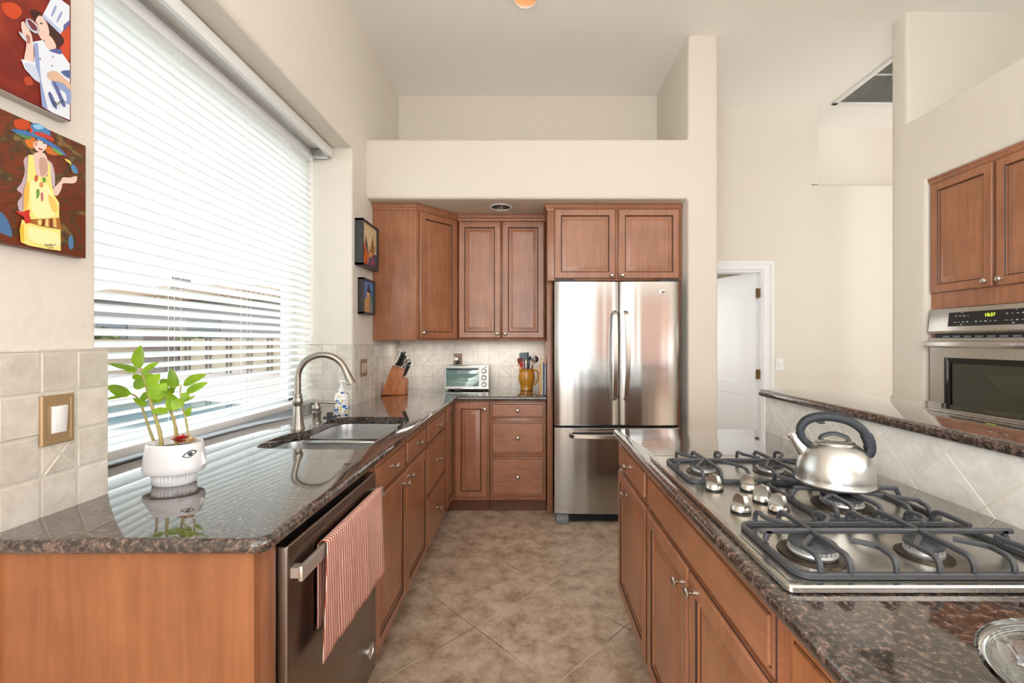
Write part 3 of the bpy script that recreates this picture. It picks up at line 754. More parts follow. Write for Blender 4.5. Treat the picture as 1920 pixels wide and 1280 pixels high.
# ------------------------------------------------------------------ wall oven
t = thing('wall_oven', (2.9, 2.43, 0.72), 'stainless built-in wall oven with black control strip and glass door', 'oven')
oy0, oy1 = 2.078, 2.787
MB().box(2.64, 3.15, oy0, oy0+0.02, 0.72, 1.53).box(2.64, 3.15, oy1-0.02, oy1, 0.72, 1.53).box(2.64, 3.15, oy0, oy1, 0.72, 0.74).box(2.64, 3.15, oy0, oy1, 1.30, 1.53).box(3.13, 3.15, oy0, oy1, 0.72, 1.53).build('cavity', pmat('oven_enamel', (58, 64, 56), 0.35), t)
oo = 2.56
pn = MB().prism([(2.60, 1.386), (oo+0.004, 1.386), (oo-0.004, 1.40), (oo+0.010, 1.54), (2.60, 1.54)], 'y', oy0-0.008, oy1+0.016, 0, 0.003).build('control_panel', STEEL, t)
def onpanel(y0, y1, z0, z1, th, mat, name, par):
    """plate lying on the sloped control face"""
    def xx(z): return oo-0.004+(z-1.40)*0.1
    MB().loops([[V((xx(z0)+0.003, y0, z0)), V((xx(z0)+0.003, y1, z0)), V((xx(z1)+0.003, y1, z1)), V((xx(z1)+0.003, y0, z1))],
                [V((xx(z0)-th, y0, z0)), V((xx(z0)-th, y1, z0)), V((xx(z1)-th, y1, z1)), V((xx(z1)-th, y0, z1))]], 0, True, True).build(name, mat, par)
onpanel(2.20, 2.672, 1.428, 1.512, 0.0015, BLACK, 'display_strip', pn)
LED = pmat('led_green', (60, 60, 20), 0.5, emit=(232, 255, 60), es=1.6); MARK = pmat('white_marking', (215, 215, 215), 0.5)
bt = MB(); random.seed(3)
for y, z in [(2.625-0.024*i, 1.488) for i in range(4)]+[(2.628-0.024*i, 1.452) for i in range(4)]+[(2.505-0.026*i, 1.452) for i in range(5)]+[(2.345-0.026*i, 1.488) for i in range(4)]+[(2.345-0.026*i, 1.452) for i in range(4)]+[(2.59, 1.508), (2.30, 1.508), (2.59, 1.437), (2.31, 1.437)]:
    w_ = random.uniform(0.008, 0.014); h_ = random.choice((0.0025, 0.0025, 0.005))
    x = oo-0.004+(z-1.40)*0.1; MB().box(x-0.0021, x-0.0012, y-w_/2, y+w_/2, z-h_/2, z+h_/2).build('touch_button', MARK, pn)
fc = bpy.data.curves.new('clock_digits', 'FONT'); fc.body = '10:37'; fc.size = 0.026; fc.extrude = 0.0003; fc.align_x = 'CENTER'
fo = bpy.data.objects.new('clock_digits', fc); COL.objects.link(fo); fc.materials.append(LED)
bpy.context.view_layer.update()
me = bpy.data.meshes.new_from_object(fo.evaluated_get(bpy.context.evaluated_depsgraph_get())); bpy.data.objects.remove(fo)
mtx = Matrix(((0, 0, -1, oo-0.004+0.0085-0.0022), (-1, 0, 0, 2.432), (0, 1, 0, 1.478), (0, 0, 0, 1)))
mb = MB(); mb.add([mtx @ p.co for p in me.vertices], [list(p.vertices) for p in me.polygons]); mb.build('clock_digits', LED, pn, weld=False)
vs = MB().box(2.585, 2.60, oy0, oy1, 1.345, 1.386)
vs.build('vent_gap', BLACK, t)
for k in range(9): MB().box(2.580, 2.586, 2.16+k*0.066, 2.20+k*0.066, 1.362, 1.372).build('vent_slot', GREYP, t)
# door: steel frame with a dark window
wy0, wy1, wz0, wz1 = 2.165, 2.700, 0.90, 1.238
d = MB()
for q in ((oy0, wy0, 0.73, 1.358), (wy1, oy1+0.008, 0.73, 1.358), (wy0, wy1, wz1, 1.358), (wy0, wy1, 0.73, wz0)): d.box(oo+0.002, 2.60, q[0], q[1], q[2], q[3], 0, 0.0)
dd = d.build('door', STEEL, t)
f = MB()
def yz(r_, x): return [V((x, p[0], p[1])) for p in r_]
o_, i_ = rrect(wy0, wy1, wz0, wz1, 0.022, 5), rrect(wy0+0.042, wy1-0.042, wz0+0.040, wz1-0.034, 0.012, 5)
f.loops([yz(o_, 2.598), yz(o_, oo+0.0015), yz(inset(o_, 0.003), oo), yz(i_, oo), yz(i_, 2.598)], 0)
f.build('window_surround', pmat('black_glass', (10, 10, 11), 0.08), dd)
MB().box(oo+0.006, oo+0.010, wy0+0.041, wy1-0.041, wz0+0.039, wz1-0.033).build('window_pane', thin_glass('oven_glass', (0.52, 0.56, 0.46, 1), 2.1, 0.02), dd)
h = MB().box(2.507, 2.522, oy0+0.01, oy1-0.004, 1.300, 1.338, 0, 0.005)
for yy in (oy0+0.04, oy1-0.03): h.box(2.52, oo+0.004, yy-0.014, yy+0.014, 1.306, 1.332)
h.build('handle', STEEL, dd)
rk = MB()
for yy in range(14): rk.tube([(2.66, 2.11+yy*0.05, 1.03), (3.12, 2.11+yy*0.05, 1.03)], 0.0025, 6)
for xx in (2.66, 2.9, 3.12): rk.tube([(xx, oy0+0.022, 1.03), (xx, oy1-0.022, 1.03)], 0.003, 6)
rk.build('rack', CHROME, t)
o = MB().lathe([(0.045, 0), (0.05, 0.006), (0.085, 0.05), (0.115, 0.11), (0.110, 0.11), (0.08, 0.052), (0.04, 0.012), (0.0, 0.010)], (2.80, 2.52, 1.0335), 36, cap1=False).build('bowl', pmat('green_glaze', (150, 176, 40), 0.3))  # a bowl reflected from elsewhere, put inside the oven as an object
tag(o, 'green bowl added inside the oven to stand for one reflected in its door glass', 'bowl')

# ------------------------------------------------------------------ gas cooktop
t = thing('gas_cooktop', (0.71, 1.16, 0.914), 'stainless five burner gas cooktop set in the island counter', 'cooktop')
cx0, cx1, cy0, cy1 = 0.436, 0.988, 0.735, 1.590
out = rrect(cx0, cx1, cy0, cy1, 0.012, 4)
L = [[V((p[0], p[1], z)) for p in inset(out, d)] for d, z in ((0.004, 0.9145), (0, 0.917), (0, 0.925), (0.003, 0.928), (0.0085, 0.928))]
L += [[V((p[0], p[1], z)) for p in rrect(cx0+d, cx1-d, cy0+d, cy1-d, 0.01, 4)] for d, z in ((0.014, 0.9255), (0.020, 0.9255))]
un = rrect(0.480, 0.945, 0.780, 1.540, 0.012, 4)
L = [[V((p[0], p[1], 0.90)) for p in un], [V((p[0], p[1], 0.9145)) for p in un]]+L
MB().loops(L, 0, True, True).build('top_plate', STEEL, t, smooth=14)
PZ = 0.9255
def burner(x, y, r):
    b = MB().lathe([(r*1.55, 0), (r*1.5, 0.003), (r*1.25, 0.004), (r*1.0, 0.002)], (x, y, PZ), 36).build('burner', pmat('burner_pan', (70, 58, 46), 0.3, 0.8), t)
    hd = MB().lathe([(r*0.98, 0.001), (r*1.08, 0.008), (r*1.05, 0.012), (r*1.0, 0.0125)], (x, y, PZ), 40)
    for k in range(26):
        a = 2*pi*k/26; hd.obox(V((x, y, PZ+0.0125))+V((cos(a), sin(a), 0))*r*0.85+V((-sin(a), cos(a), 0))*(-r*0.07), V((cos(a), sin(a), 0)), V((-sin(a), cos(a), 0)), Z, r*0.16, r*0.14, 0.006)
    hd.lathe([(r*0.9, 0.012), (r*0.9, 0.0188)], (x, y, PZ), 30)
    hd.build('burner_head', pmat('burner_aluminium', (205, 205, 203), 0.35, 0.7), b)
    MB().lathe([(r*1.0, 0.0188), (r*1.05, 0.0205), (r*1.03, 0.025), (r*0.92, 0.0275), (r*0.5, 0.0285), (0, 0.0285)], (x, y, PZ), 40).build('burner_cap', IRON, b)
for x, y, r in ((0.552, 0.852, 0.040), (0.765, 0.848, 0.030), (0.552, 1.385, 0.034), (0.765, 1.385, 0.034), (0.790, 1.105, 0.044)): burner(x, y, r)
def grate(x0, x1, y0, y1, burners, full, fing):
    mb = MB(); zb = PZ+0.0085; zt = PZ+0.0365; w_ = 0.0098
    rr = rrect(x0, x1, y0, y1, 0.03, 5); P = [V((p[0], p[1], zb)) for p in rr]
    L = [[V((p[0], p[1], z)) for p in inset(rr, d)] for d, z in ((0, PZ+0.001), (0, PZ+0.009), (0.002, PZ+0.011), (0.0085, PZ+0.011), (0.010, PZ+0.009), (0.010, PZ+0.001))]
    mb.loops(L+[L[0]], 0)
    ym = (y0+y1)/2
    def up(x, y, s):  # post at a long side then bar heading inwards
        return [(x, y+s*0.004, zb), (x, y+s*0.005, zt-0.012), (x, y+s*0.014, zt-0.002), (x, y+s*0.028, zt)]
    # centre bar with turned down ends
    mb.bar(spline([(x0+0.006, ym, zb), (x0+0.006, ym, zt-0.012), (x0+0.016, ym, zt-0.002), (x0+0.03, ym, zt), (x1-0.03, ym, zt), (x1-0.016, ym, zt-0.002), (x1-0.006, ym, zt-0.012), (x1-0.006, ym, zb)], 3), w_, w_)
    for x in full:
        mb.bar(spline(up(x, y0, 1)+[(x, ym, zt+0.001)]+up(x, y1, -1)[::-1], 3), w_*0.95, w_)
    for x, bx, by, br, side in fing:
        ys, s = (y0, 1) if side < 0 else (y1, -1)
        e = V((bx, by, zt)); q = V((x, ys+s*0.05, zt)); dv = (e-q); L2 = max(dv.length-br, 0.02); e2 = q+dv.normalized()*L2
        mb.bar(spline(up(x, ys, s)+[tuple(q), tuple(e2)], 3), w_*0.9, w_*0.95)
    return mb.build('grate', IRON, t, smooth=30)
def fingers(bs):
    F = []
    for bx, by in bs:
        for dx in (-0.058, 0.058):
            for sd in (-1, 1): F.append((bx+dx, bx, by, 0.012, sd))
    return F
grate(0.466, 0.955, 0.757, 0.985, None, (0.560, 0.775), [(x, bx, by, 0.014, s) for x, bx, by, s in ((0.507, 0.552, 0.852, -1), (0.640, 0.60, 0.84, -1), (0.507, 0.552, 0.89, 1), (0.640, 0.60, 0.89, 1), (0.715, 0.76, 0.85, -1), (0.845, 0.80, 0.845, -1), (0.715, 0.75, 0.89, 1), (0.845, 0.80, 0.89, 1), (0.905, 0.90, 0.86, -1), (0.905, 0.90, 0.88, 1))])
grate(0.466, 0.955, 1.268, 1.510, None, (0.560, 0.775), [(x, bx, by, 0.014, s) for x, bx, by, s in ((0.507, 0.552, 1.385, -1), (0.640, 0.60, 1.38, -1), (0.507, 0.552, 1.40, 1), (0.640, 0.60, 1.40, 1), (0.715, 0.76, 1.385, -1), (0.845, 0.80, 1.38, -1), (0.715, 0.75, 1.40, 1), (0.845, 0.80, 1.40, 1))])
grate(0.672, 0.955, 0.992, 1.258, None, (0.740, 0.87), [(x, bx, by, 0.016, s) for x, bx, by, s in ((0.702, 0.78, 1.10, -1), (0.805, 0.79, 1.09, -1), (0.915, 0.82, 1.10, -1), (0.702, 0.78, 1.13, 1), (0.805, 0.79, 1.14, 1), (0.915, 0.82, 1.13, 1))])
for x, y, a in ((0.517, 1.222, 0.35), (0.612, 1.218, 0.55), (0.604, 1.132, 0.45), (0.515, 1.064, 0.25), (0.608, 1.066, 0.3)):
    k = MB().lathe([(0.0235, 0), (0.0235, 0.003)], (x, y, PZ), 30, 1).lathe([(0.0225, 0.004), (0.024, 0.005), (0.0225, 0.014), (0.0195, 0.018), (0.0, 0.018)], (x, y, PZ), 30)
    u = V((cos(a+pi/2), sin(a+pi/2), 0)); n_ = V((-u.y, u.x, 0)); c = V((x, y, PZ+0.012))
    pr = [(-0.022, 0), (0.022, 0), (0.021, 0.012), (0.014, 0.026), (0.004, 0.031), (-0.014, 0.029), (-0.020, 0.016)]
    k.loops([[c+u*p+Z*q+n_*0.0075*(1-q*12) for p, q in pr], [c+u*p+Z*q-n_*0.0075*(1-q*12) for p, q in pr]], 0, True, True)
    k.build('control_knob', [NICKEL, BLACK], t)

# ------------------------------------------------------------------ kettle
kx, ky, kz = 0.796, 1.140, PZ+0.0425
t = thing('tea_kettle', (kx, ky, kz), 'brushed steel tea kettle with a black loop handle standing on the cooktop', 'kettle')
KS = pmat('kettle_steel', (206, 205, 201), 0.28, 1.0)
kb = MB().lathe([(0.080, 0), (0.088, 0.001), (0.0935, 0.004), (0.0945, 0.008), (0.0925, 0.011), (0.0930, 0.022), (0.0912, 0.042), (0.0868, 0.061), (0.0790, 0.079), (0.068, 0.093), (0.056, 0.103), (0.044, 0.108), (0.042, 0.1095)], (kx, ky, kz), 48, sc=(0.94, 0.94)).build('body', KS, t)
hd_ = V((0.90, -0.36, 0)).normalized()          # direction handle/spout plane
P0 = V((kx, ky, kz))
sp = MB().tube([P0-hd_*0.062+Z*0.072, P0-hd_*0.080+Z*0.096, P0-hd_*0.092+Z*0.116], [0.018, 0.013, 0.010], 18).build('spout', KS, t)
MB().tube([P0-hd_*0.092+Z*0.116, P0-hd_*0.097+Z*0.124], [0.0125, 0.0125], 18).build('whistle_cap', CHROME, sp)
ld = MB().lathe([(0.045, 0.1065), (0.046, 0.1085), (0.043, 0.112), (0.030, 0.115), (0.0, 0.116)], P0, 36).build('lid', KS, t)
MB().tube(spline([P0-hd_*0.032+Z*0.112, P0-hd_*0.026+Z*0.123, P0+Z*0.131, P0+hd_*0.026+Z*0.123, P0+hd_*0.032+Z*0.112], 5), 0.0045, 12, flat=(1, 1.6)).build('lid_grip', DGREY, ld)
hp = [(-0.055, 0.098), (-0.071, 0.113), (-0.077, 0.137), (-0.064, 0.160), (-0.038, 0.172), (-0.006, 0.174), (0.030, 0.166), (0.058, 0.147), (0.073, 0.120), (0.076, 0.094), (0.069, 0.077)]
sd = Z.cross(hd_)
hw = spline([tuple(P0+hd_*a+Z*b) for a, b in hp], 5)
MB().bar(hw, 0.028, 0.017, 0, up=tuple(sd)).v
hm = MB(); Lp = []
for i, p in enumerate(hw):
    T = (hw[min(i+1, len(hw)-1)]-hw[max(i-1, 0)]).normalized(); n_ = T.cross(sd).normalized()
    f_ = i/(len(hw)-1); th = 0.0075+0.004*sin(pi*f_)+(0.003 if 0.75 < f_ < 0.97 else 0); wd = 0.0115+0.003*sin(pi*f_)
    Lp.append([p+n_*th*cos(q)*abs(cos(q))**-0.4+sd*wd*sin(q)*abs(sin(q))**-0.4 if abs(cos(q)) > 1e-6 and abs(sin(q)) > 1e-6 else p+n_*th*cos(q)+sd*wd*sin(q) for q in [2*pi*j/16 for j in range(16)]])
hm.loops(Lp, 0, True, True); hnd = hm.build('handle', pmat('slate_handle', (32, 36, 43), 0.55), t)
pv = P0+hd_*0.072+Z*0.098
MB().lathe([(0.006, -0.017), (0.006, 0.017)], pv, 16, 0, sd).build('pivot', BLACK, hnd)
MB().tube([P0-hd_*0.045+Z*0.164, P0-hd_*0.030+Z*0.158, P0-hd_*0.022+Z*0.160], 0.005, 10).build('trigger', DGREY, hnd)

# ------------------------------------------------------------------ glass dish, near corner of the island
gx, gy = 0.615, 0.41
o = MB().lathe([(0.085, 0.0), (0.092, 0.003), (0.112, 0.03), (0.130, 0.068), (0.137, 0.072), (0.139, 0.077), (0.136, 0.080), (0.128, 0.078), (0.108, 0.034), (0.088, 0.009), (0.0, 0.007)], (gx, gy, 0.9145), 56, cap1=False)
gm, n, b = newmat('clear_glass'); b.inputs['Transmission Weight'].default_value = 1.0; b.inputs['Roughness'].default_value = 0.0; b.inputs['IOR'].default_value = 1.45; b.inputs['Base Color'].default_value = (0.93, 0.97, 0.95, 1)
tag(o.build('glass_bowl', gm), 'clear glass bowl on the near corner of the island counter', 'bowl')

# ------------------------------------------------------------------ dish towel over the dishwasher handle
tm, n, b = newmat('striped_cotton')
co = coords(n); wv = n.nodes.new('ShaderNodeTexWave'); wv.bands_direction = 'Y'; wv.inputs['Scale'].default_value = 24; wv.inputs['Distortion'].default_value = 1.2; wv.inputs['Detail'].default_value = 2
n.links.new(co, wv.inputs['Vector']); r = ramp(n, [(0.1, lin((190, 98, 80))), (0.45, lin((222, 150, 130))), (0.8, lin((248, 226, 212)))]); n.links.new(wv.outputs['Fac'], r.inputs[0])
wz_ = n.nodes.new('ShaderNodeTexWave'); wz_.bands_direction = 'Z'; wz_.inputs['Scale'].default_value = 90; n.links.new(co, wz_.inputs['Vector'])
n.links.new(mixc(n, r.outputs[0], lin((214, 150, 132)), 0.12), b.inputs['Base Color'])
bp = n.nodes.new('ShaderNodeBump'); bp.inputs['Strength'].default_value = 0.6; bp.inputs['Distance'].default_value = 0.002; ad = n.nodes.new('ShaderNodeMath'); ad.operation = 'ADD'
n.links.new(wv.outputs['Fac'], ad.inputs[0]); n.links.new(wz_.outputs['Fac'], ad.inputs[1]); n.links.new(ad.outputs[0], bp.inputs['Height']); n.links.new(bp.outputs[0], b.inputs['Normal'])
b.inputs['Roughness'].default_value = 0.9
NS, NT = 44, 40; gr = []
for i in range(NS+1):
    u = i/NS; row = []
    ypos = 1.175+0.43*u
    for j in range(NT+1):
        q = j/NT                                      # back hem -> over the bar -> front hem
        amp = 0.004+0.007*abs(q-0.42)
        fold = (amp*sin(u*21+0.6)+amp*0.5*sin(u*47+2))*(0.75-0.5*q)
        if q < 0.36:
            z = 0.56+(0.795-0.56)*(q/0.36); x = -0.5725+0.002*sin(u*9); yy = ypos+0.008
        elif q < 0.46:
            a = (q-0.36)/0.10*pi; x = -0.554-0.0115*cos(a); z = 0.795+0.006*sin(a); yy = ypos+0.008*(1-(q-0.36)/0.10)
        else:
            g_ = (q-0.46)/0.54; zl = 0.505-0.02*u; z = 0.795+(zl-0.795)*g_; x = -0.5425+0.007*g_*0.5+fold*min(1, g_*3)+0.004*g_; yy = ypos-0.045*g_*(1-u)+0.018*u*g_
            x = max(x, -0.5455)
        row.append(V((x, yy, z)))
    gr.append(row)
mb = MB(); vs = [p for r_ in gr for p in r_]; fs = []
for i in range(NS):
    for j in range(NT): fs.append([i*(NT+1)+j, (i+1)*(NT+1)+j, (i+1)*(NT+1)+j+1, i*(NT+1)+j+1])
mb.add(vs, fs); o = mb.build('dish_towel', tm, smooth=80, weld=False)
md = o.modifiers.new('thickness', 'SOLIDIFY'); md.thickness = 0.0022; md.offset = 0
tag(o, 'pink striped dish towel hanging over the dishwasher handle', 'towel')

# ------------------------------------------------------------------ window blind
t = thing('window_blind', (-1.42, 2.04, 0.95), 'white horizontal slat blind with headrail in the kitchen window', 'blind')
by0, by1 = 1.235, 2.925; bx = -1.475
hr = MB().box(-1.345, -1.320, 1.218, 2.942, 2.572, 2.632, 0, 0.004).box(-1.51, -1.345, 1.218, 2.942, 2.622, 2.632).build('headrail', WPLAST, t)
MB().box(-1.505, -1.445, 1.225, 2.93, 2.545, 2.60, 0, 0.004).build('slat_channel', WPLAST, hr)
MB().box(-1.445, -1.345, 2.915, 2.940, 2.56, 2.62, 0, 0.003).build('bracket', CHROME, hr)
sl = MB(); tilt = radians(26); z = 0.996; nz_ = 0
sw = 0.025
while z < 2.535:
    tl = tilt
    pr = []
    for k in range(7):
        s_ = -1+2*k/6; cr = 0.0022*(1-s_*s_)
        pr.append((bx+sw*s_*cos(tl)-cr*sin(tl), z+sw*s_*sin(tl)+cr*cos(tl)))
    lo = [(p[0]+0.0022*sin(tl), p[1]-0.0022*cos(tl)) for p in pr][::-1]
    q = pr+lo
    sl.loops([[V((p[0], by0, p[1])) for p in q], [V((p[0], by1, p[1])) for p in q]], 0, True, True)
    z += 0.0418
sl.build('slats', SLAT, t, smooth=50)
MB().box(bx-0.020, bx+0.032, by0, by1, 0.925, 0.958, 0, 0.004).build('bottom_rail', WPLAST, t)
for yy in (1.82, 2.28, 2.66):
    lc = MB()
    for xx in (bx+0.026, bx-0.026): lc.tube([(xx, yy, 0.96), (xx, yy, 2.55)], 0.0009, 6)
    lc.tube([(bx+0.028, yy-0.035, 0.972), (bx+0.028, yy-0.035, 2.55)], 0.0008, 6)
    lc.build('ladder_cord', WPLAST, t)
pc = MB()
for k, (yy, zz) in enumerate(((2.80, 1.36), (2.815, 1.42), (2.785, 1.39))):
    pc.tube([(-1.437, yy+0.09, 2.56), (-1.439, yy+0.094, 2.0), (-1.437, yy+0.09, zz)], 0.0012, 6).lathe([(0.002, 0.03), (0.005, 0.02), (0.006, 0.0)], (-1.437, yy+0.09, zz-0.03), 10)
pc.build('pull_cord', WPLAST, t)
# ------------------------------------------------------------------ potted plant
cx, cy, cz = -1.066, 1.315, 0.9145
t = thing('potted_plant', (cx, cy, cz), 'leafy green plant in a white ceramic face planter on the window counter', 'plant')
CER = pmat('white_ceramic', (232, 231, 232), 0.18, coat=0.4)
n = 72; L = []
def ell(rx, ry, z, dx=0, rib=0):
    o = []
    for j in range(n):
        a = 2*pi*j/n; k = 1+rib*cos(a*36)
        o.append(V((cx+dx+rx*k*cos(a), cy+ry*k*sin(a), cz+z)))
    return o
pot = MB()
foot = [ell(0.054, 0.044, 0.0, 0, 0), ell(0.056, 0.046, 0.003, 0, 0.02), ell(0.0575, 0.047, 0.020, 0, 0.035), ell(0.0585, 0.048, 0.040, 0, 0.035)]
pot.loops(foot, 0, True, False)
body = [ell(0.056, 0.046, 0.041), ell(0.081, 0.060, 0.036, -0.002), ell(0.084, 0.0625, 0.040, -0.002), ell(0.084, 0.0625, 0.055), ell(0.081, 0.061, 0.085, 0.001), ell(0.0765, 0.059, 0.112, 0.002), ell(0.074, 0.0575, 0.121, 0.002), ell(0.072, 0.0555, 0.1225, 0.002), ell(0.069, 0.053, 0.119, 0.002), ell(0.068, 0.052, 0.095, 0.002)]
pot.loops(body, 0, False, False)
nose = [V((cx+0.074, cy+0.004, cz+0.108)), V((cx+0.080, cy+0.004, cz+0.085)), V((cx+0.086, cy+0.004, cz+0.064)), V((cx+0.084, cy+0.004, cz+0.055)), V((cx+0.078, cy+0.004, cz+0.050))]
pot.tube(spline(nose, 4), [0.003]*4+[0.0045]*4+[0.006]*4+[0.0045]*4+[0.003], 12)
po = pot.build('planter', CER, t, smooth=50)
ey = MB(); 
def onpot(a, z): return V((cx+0.002+0.0785*cos(a), cy+0.0605*sin(a), cz+z))
a0 = -0.52
for sgn in (1, -1):
    ey.tube(spline([onpot(a0-0.26+0.52*k/6, 0.094+0.010*(k-3)/6+sgn*0.0085*sin(pi*k/6)) for k in range(7)], 3), 0.0016, 8)
c_ = onpot(a0, 0.094); nn = V((cos(a0)/0.08, sin(a0)/0.06, 0)).normalized()
ey.lathe([(0.006, 0), (0.006, 0.0015), (0.004, 0.0025), (0.0, 0.003)], c_, 16, 0, nn)
ey.build('eye_relief', DGREY, po)
MB().loops([ell(0.0685, 0.0525, 0.105, 0.002), ell(0.03, 0.02, 0.110, 0.002)], 0, False, True).build('soil', pmat('bark_soil', (92, 58, 36), 0.95, bump=(150, 1.0, 0.01)), t)
def pp(u, v, d=0.0):
    y = cy+d; s = 820/y
    return V(((u-992)/s, y, CAM_Z-(v-639)/s))
STEM = pmat('plant_stem', (170, 158, 96), 0.55)
lf_m, nn_, lb = newmat('plant_leaf'); lb.inputs['Roughness'].default_value = 0.35
zc = noise(nn_, coords(nn_), 26, 3); zr = ramp(nn_, [(0.3, lin((118, 164, 36))), (0.7, lin((168, 204, 60)))]); nn_.links.new(zc.outputs['Fac'], zr.inputs[0]); nn_.links.new(zr.outputs[0], lb.inputs['Base Color'])
tr = nn_.nodes.new('ShaderNodeBsdfTranslucent'); tr.inputs[0].default_value = lin((170, 215, 40)); ms = nn_.nodes.new('ShaderNodeMixShader'); ms.inputs[0].default_value = 0.35
nn_.links.new(lb.outputs[0], ms.inputs[1]); nn_.links.new(tr.outputs[0], ms.inputs[2]); nn_.links.new(ms.outputs[0], nn_.nodes['Material Output'].inputs[0])
stems = [([(303, 838), (299, 808), (283, 755), (272, 715), (264, 690)], 0.0, 0.0058), ([(292, 836), (280, 805), (267, 765), (257, 745), (246, 738)], 0.02, 0.0042), ([(334, 838), (330, 805), (318, 765), (305, 738)], 0.02, 0.005), ([(330, 838), (328, 800), (328, 780)], -0.01, 0.004), ([(356, 836), (349, 790), (342, 762), (338, 735), (340, 720)], 0.0, 0.0032)]
for P, d, r in stems:
    pts = spline([pp(u, v, d) for u, v in P], 5); MB().tube(pts, [r*(1-0.55*i/(len(pts)-1)) for i in range(len(pts))], 10).build('stem', STEM, t)
leaves = [((263, 691), (260, 653), 21, 0), ((260, 690), (206, 685), 8, 0.01), ((265, 701), (291, 681), 10, -0.01), ((266, 710), (253, 703), 12, 0.03), ((268, 712), (285, 703), 11, 0.03), ((272, 725), (252, 715), 14, 0.02), ((276, 726), (295, 705), 13, -0.02), ((247, 738), (203, 727), 14, 0.0), ((240, 740), (200, 747), 4, 0.01), ((277, 757), (252, 750), 11, 0.0), ((282, 747), (307, 723), 17, -0.02), ((277, 748), (268, 738), 13, 0.03), ((283, 752), (306, 742), 11, 0.02), ((317, 767), (288, 772), 10, 0.0), ((300, 720), (319, 716), 12, 0.02), ((337, 722), (316, 697), 24, 0.0), ((343, 721), (377, 704), 13, 0.0), ((349, 736), (381, 719), 10, -0.01), ((335, 749), (306, 737), 12, -0.01), ((328, 733), (305, 731), 10, 0.02), ((340, 747), (352, 737), 9, 0.0), ((342, 763), (326, 751), 15, -0.01), ((331, 770), (317, 749), 13, 0.01), ((350, 780), (356, 766), 9, 0.0), ((344, 752), (360, 744), 4, 0.0), ((258, 696), (236, 694), 5, 0.02), ((330, 724), (318, 730), 8, 0.02), ((296, 728), (286, 716), 8, 0.03)]
lm = MB(); random.seed(5)
for (u0, v0), (u1, v1), wd, d in leaves:
    A = pp(u0, v0, d); Bq = pp(u1, v1, d+random.uniform(-0.02, 0.015)); ax = (Bq-A)*1.18; ln = ax.length; ax.normalize()
    side = ax.cross(V((0, 1, 0))); side = (side+V((0, random.uniform(-0.5, 0.5), 0))).normalized(); nr = ax.cross(side).normalized(); w_ = wd/636/2*1.6
    rows = []
    for k in range(9):
        q = k/8; ww = w_*(sin(pi*min(1, q**0.8))**0.75) if 0 < k < 8 else 0.0004
        base = A+ax*ln*q-nr*0.012*(q*q)*ln/0.05*0.4
        rows.append([base+side*ww*c_-nr*(-0.22*ww*abs(c_)) for c_ in (-1, -0.5, 0, 0.5, 1)])
    vs = [p for r_ in rows for p in r_]; fs = [[k*5+j, k*5+j+1, (k+1)*5+j+1, (k+1)*5+j] for k in range(8) for j in range(4)]
    lm.add(vs, fs)
lm.build('foliage', lf_m, t, smooth=80, weld=False)
fm = MB(); RED = pmat('red_petal', (200, 48, 52), 0.5); CREAM = pmat('cream_petal', (240, 216, 160), 0.5)
def petals(c, r, k, mi, tilt):
    for i in range(k):
        a = 2*pi*i/k+0.3; dv = V((cos(a), sin(a)*0.7, tilt)).normalized(); sd_ = dv.cross(Z).normalized()
        fm.add([c, c+dv*r*0.5+sd_*r*0.28+Z*0.002, c+dv*r, c+dv*r*0.5-sd_*r*0.28+Z*0.002], [[0, 1, 2, 3]], mi)
c1 = V((cx+0.030, cy-0.012, cz+0.122)); c2 = V((cx+0.056, cy-0.016, cz+0.120))
for c_, r, mi in ((c1, 0.034, 0), (c1+Z*0.007, 0.028, 0), (c1+Z*0.012, 0.018, 0), (c2, 0.028, 1), (c2+Z*0.006, 0.023, 1), (c2+Z*0.01, 0.014, 1)): petals(c_, r, 8, mi, 0.5)
fm.build('flower', [RED, CREAM], t, weld=False)

# ------------------------------------------------------------------ soap bottle
tmm, n_, b = newmat('painted_majolica'); co = coords(n_)
vo = n_.nodes.new('ShaderNodeTexVoronoi'); vo.inputs['Scale'].default_value = 38; n_.links.new(co, vo.inputs['Vector'])
nz2 = noise(n_, co, 34, 2, 0.5, 1.2)
r1 = ramp(n_, [(0.0, lin((40, 96, 176))), (0.38, lin((60, 130, 200))), (0.42, lin((244, 244, 240))), (0.56, lin((244, 244, 240))), (0.60, lin((236, 196, 40))), (1, lin((226, 170, 30)))]); r1.color_ramp.interpolation = 'CONSTANT'
n_.links.new(nz2.outputs['Fac'], r1.inputs[0])
r2 = ramp(n_, [(0.0, (1, 1, 1, 1)), (0.80, (1, 1, 1, 1)), (0.82, (0.12, 0.2, 0.45, 1))]); r2.color_ramp.interpolation = 'CONSTANT'
n_.links.new(vo.outputs['Distance'], r2.inputs[0]); n_.links.new(mixc(n_, r1.outputs[0], r2.outputs[0], 1.0, 'MULTIPLY'), b.inputs['Base Color']); b.inputs['Roughness'].default_value = 0.15
c = (-1.09, 2.545, 0.9145)
t = thing('soap_dispenser', c, 'soap pump bottle painted in blue and yellow on white, behind the sink', 'soap dispenser')
MB().lathe([(0.038, 0), (0.041, 0.004), (0.041, 0.10), (0.036, 0.118), (0.018, 0.130), (0.016, 0.132)], c, 32).build('bottle', tmm, t)
MB().lathe([(0.0175, 0.131), (0.0175, 0.150), (0.007, 0.153), (0.006, 0.182), (0.011, 0.184), (0.013, 0.196), (0.0, 0.198)], c, 24).tube([V(c)+V((0, 0, 0.190)), V(c)+V((0.03, -0.012, 0.190)), V(c)+V((0.042, -0.017, 0.183))], [0.007, 0.006, 0.0045], 12).build('pump', WPLAST, t)

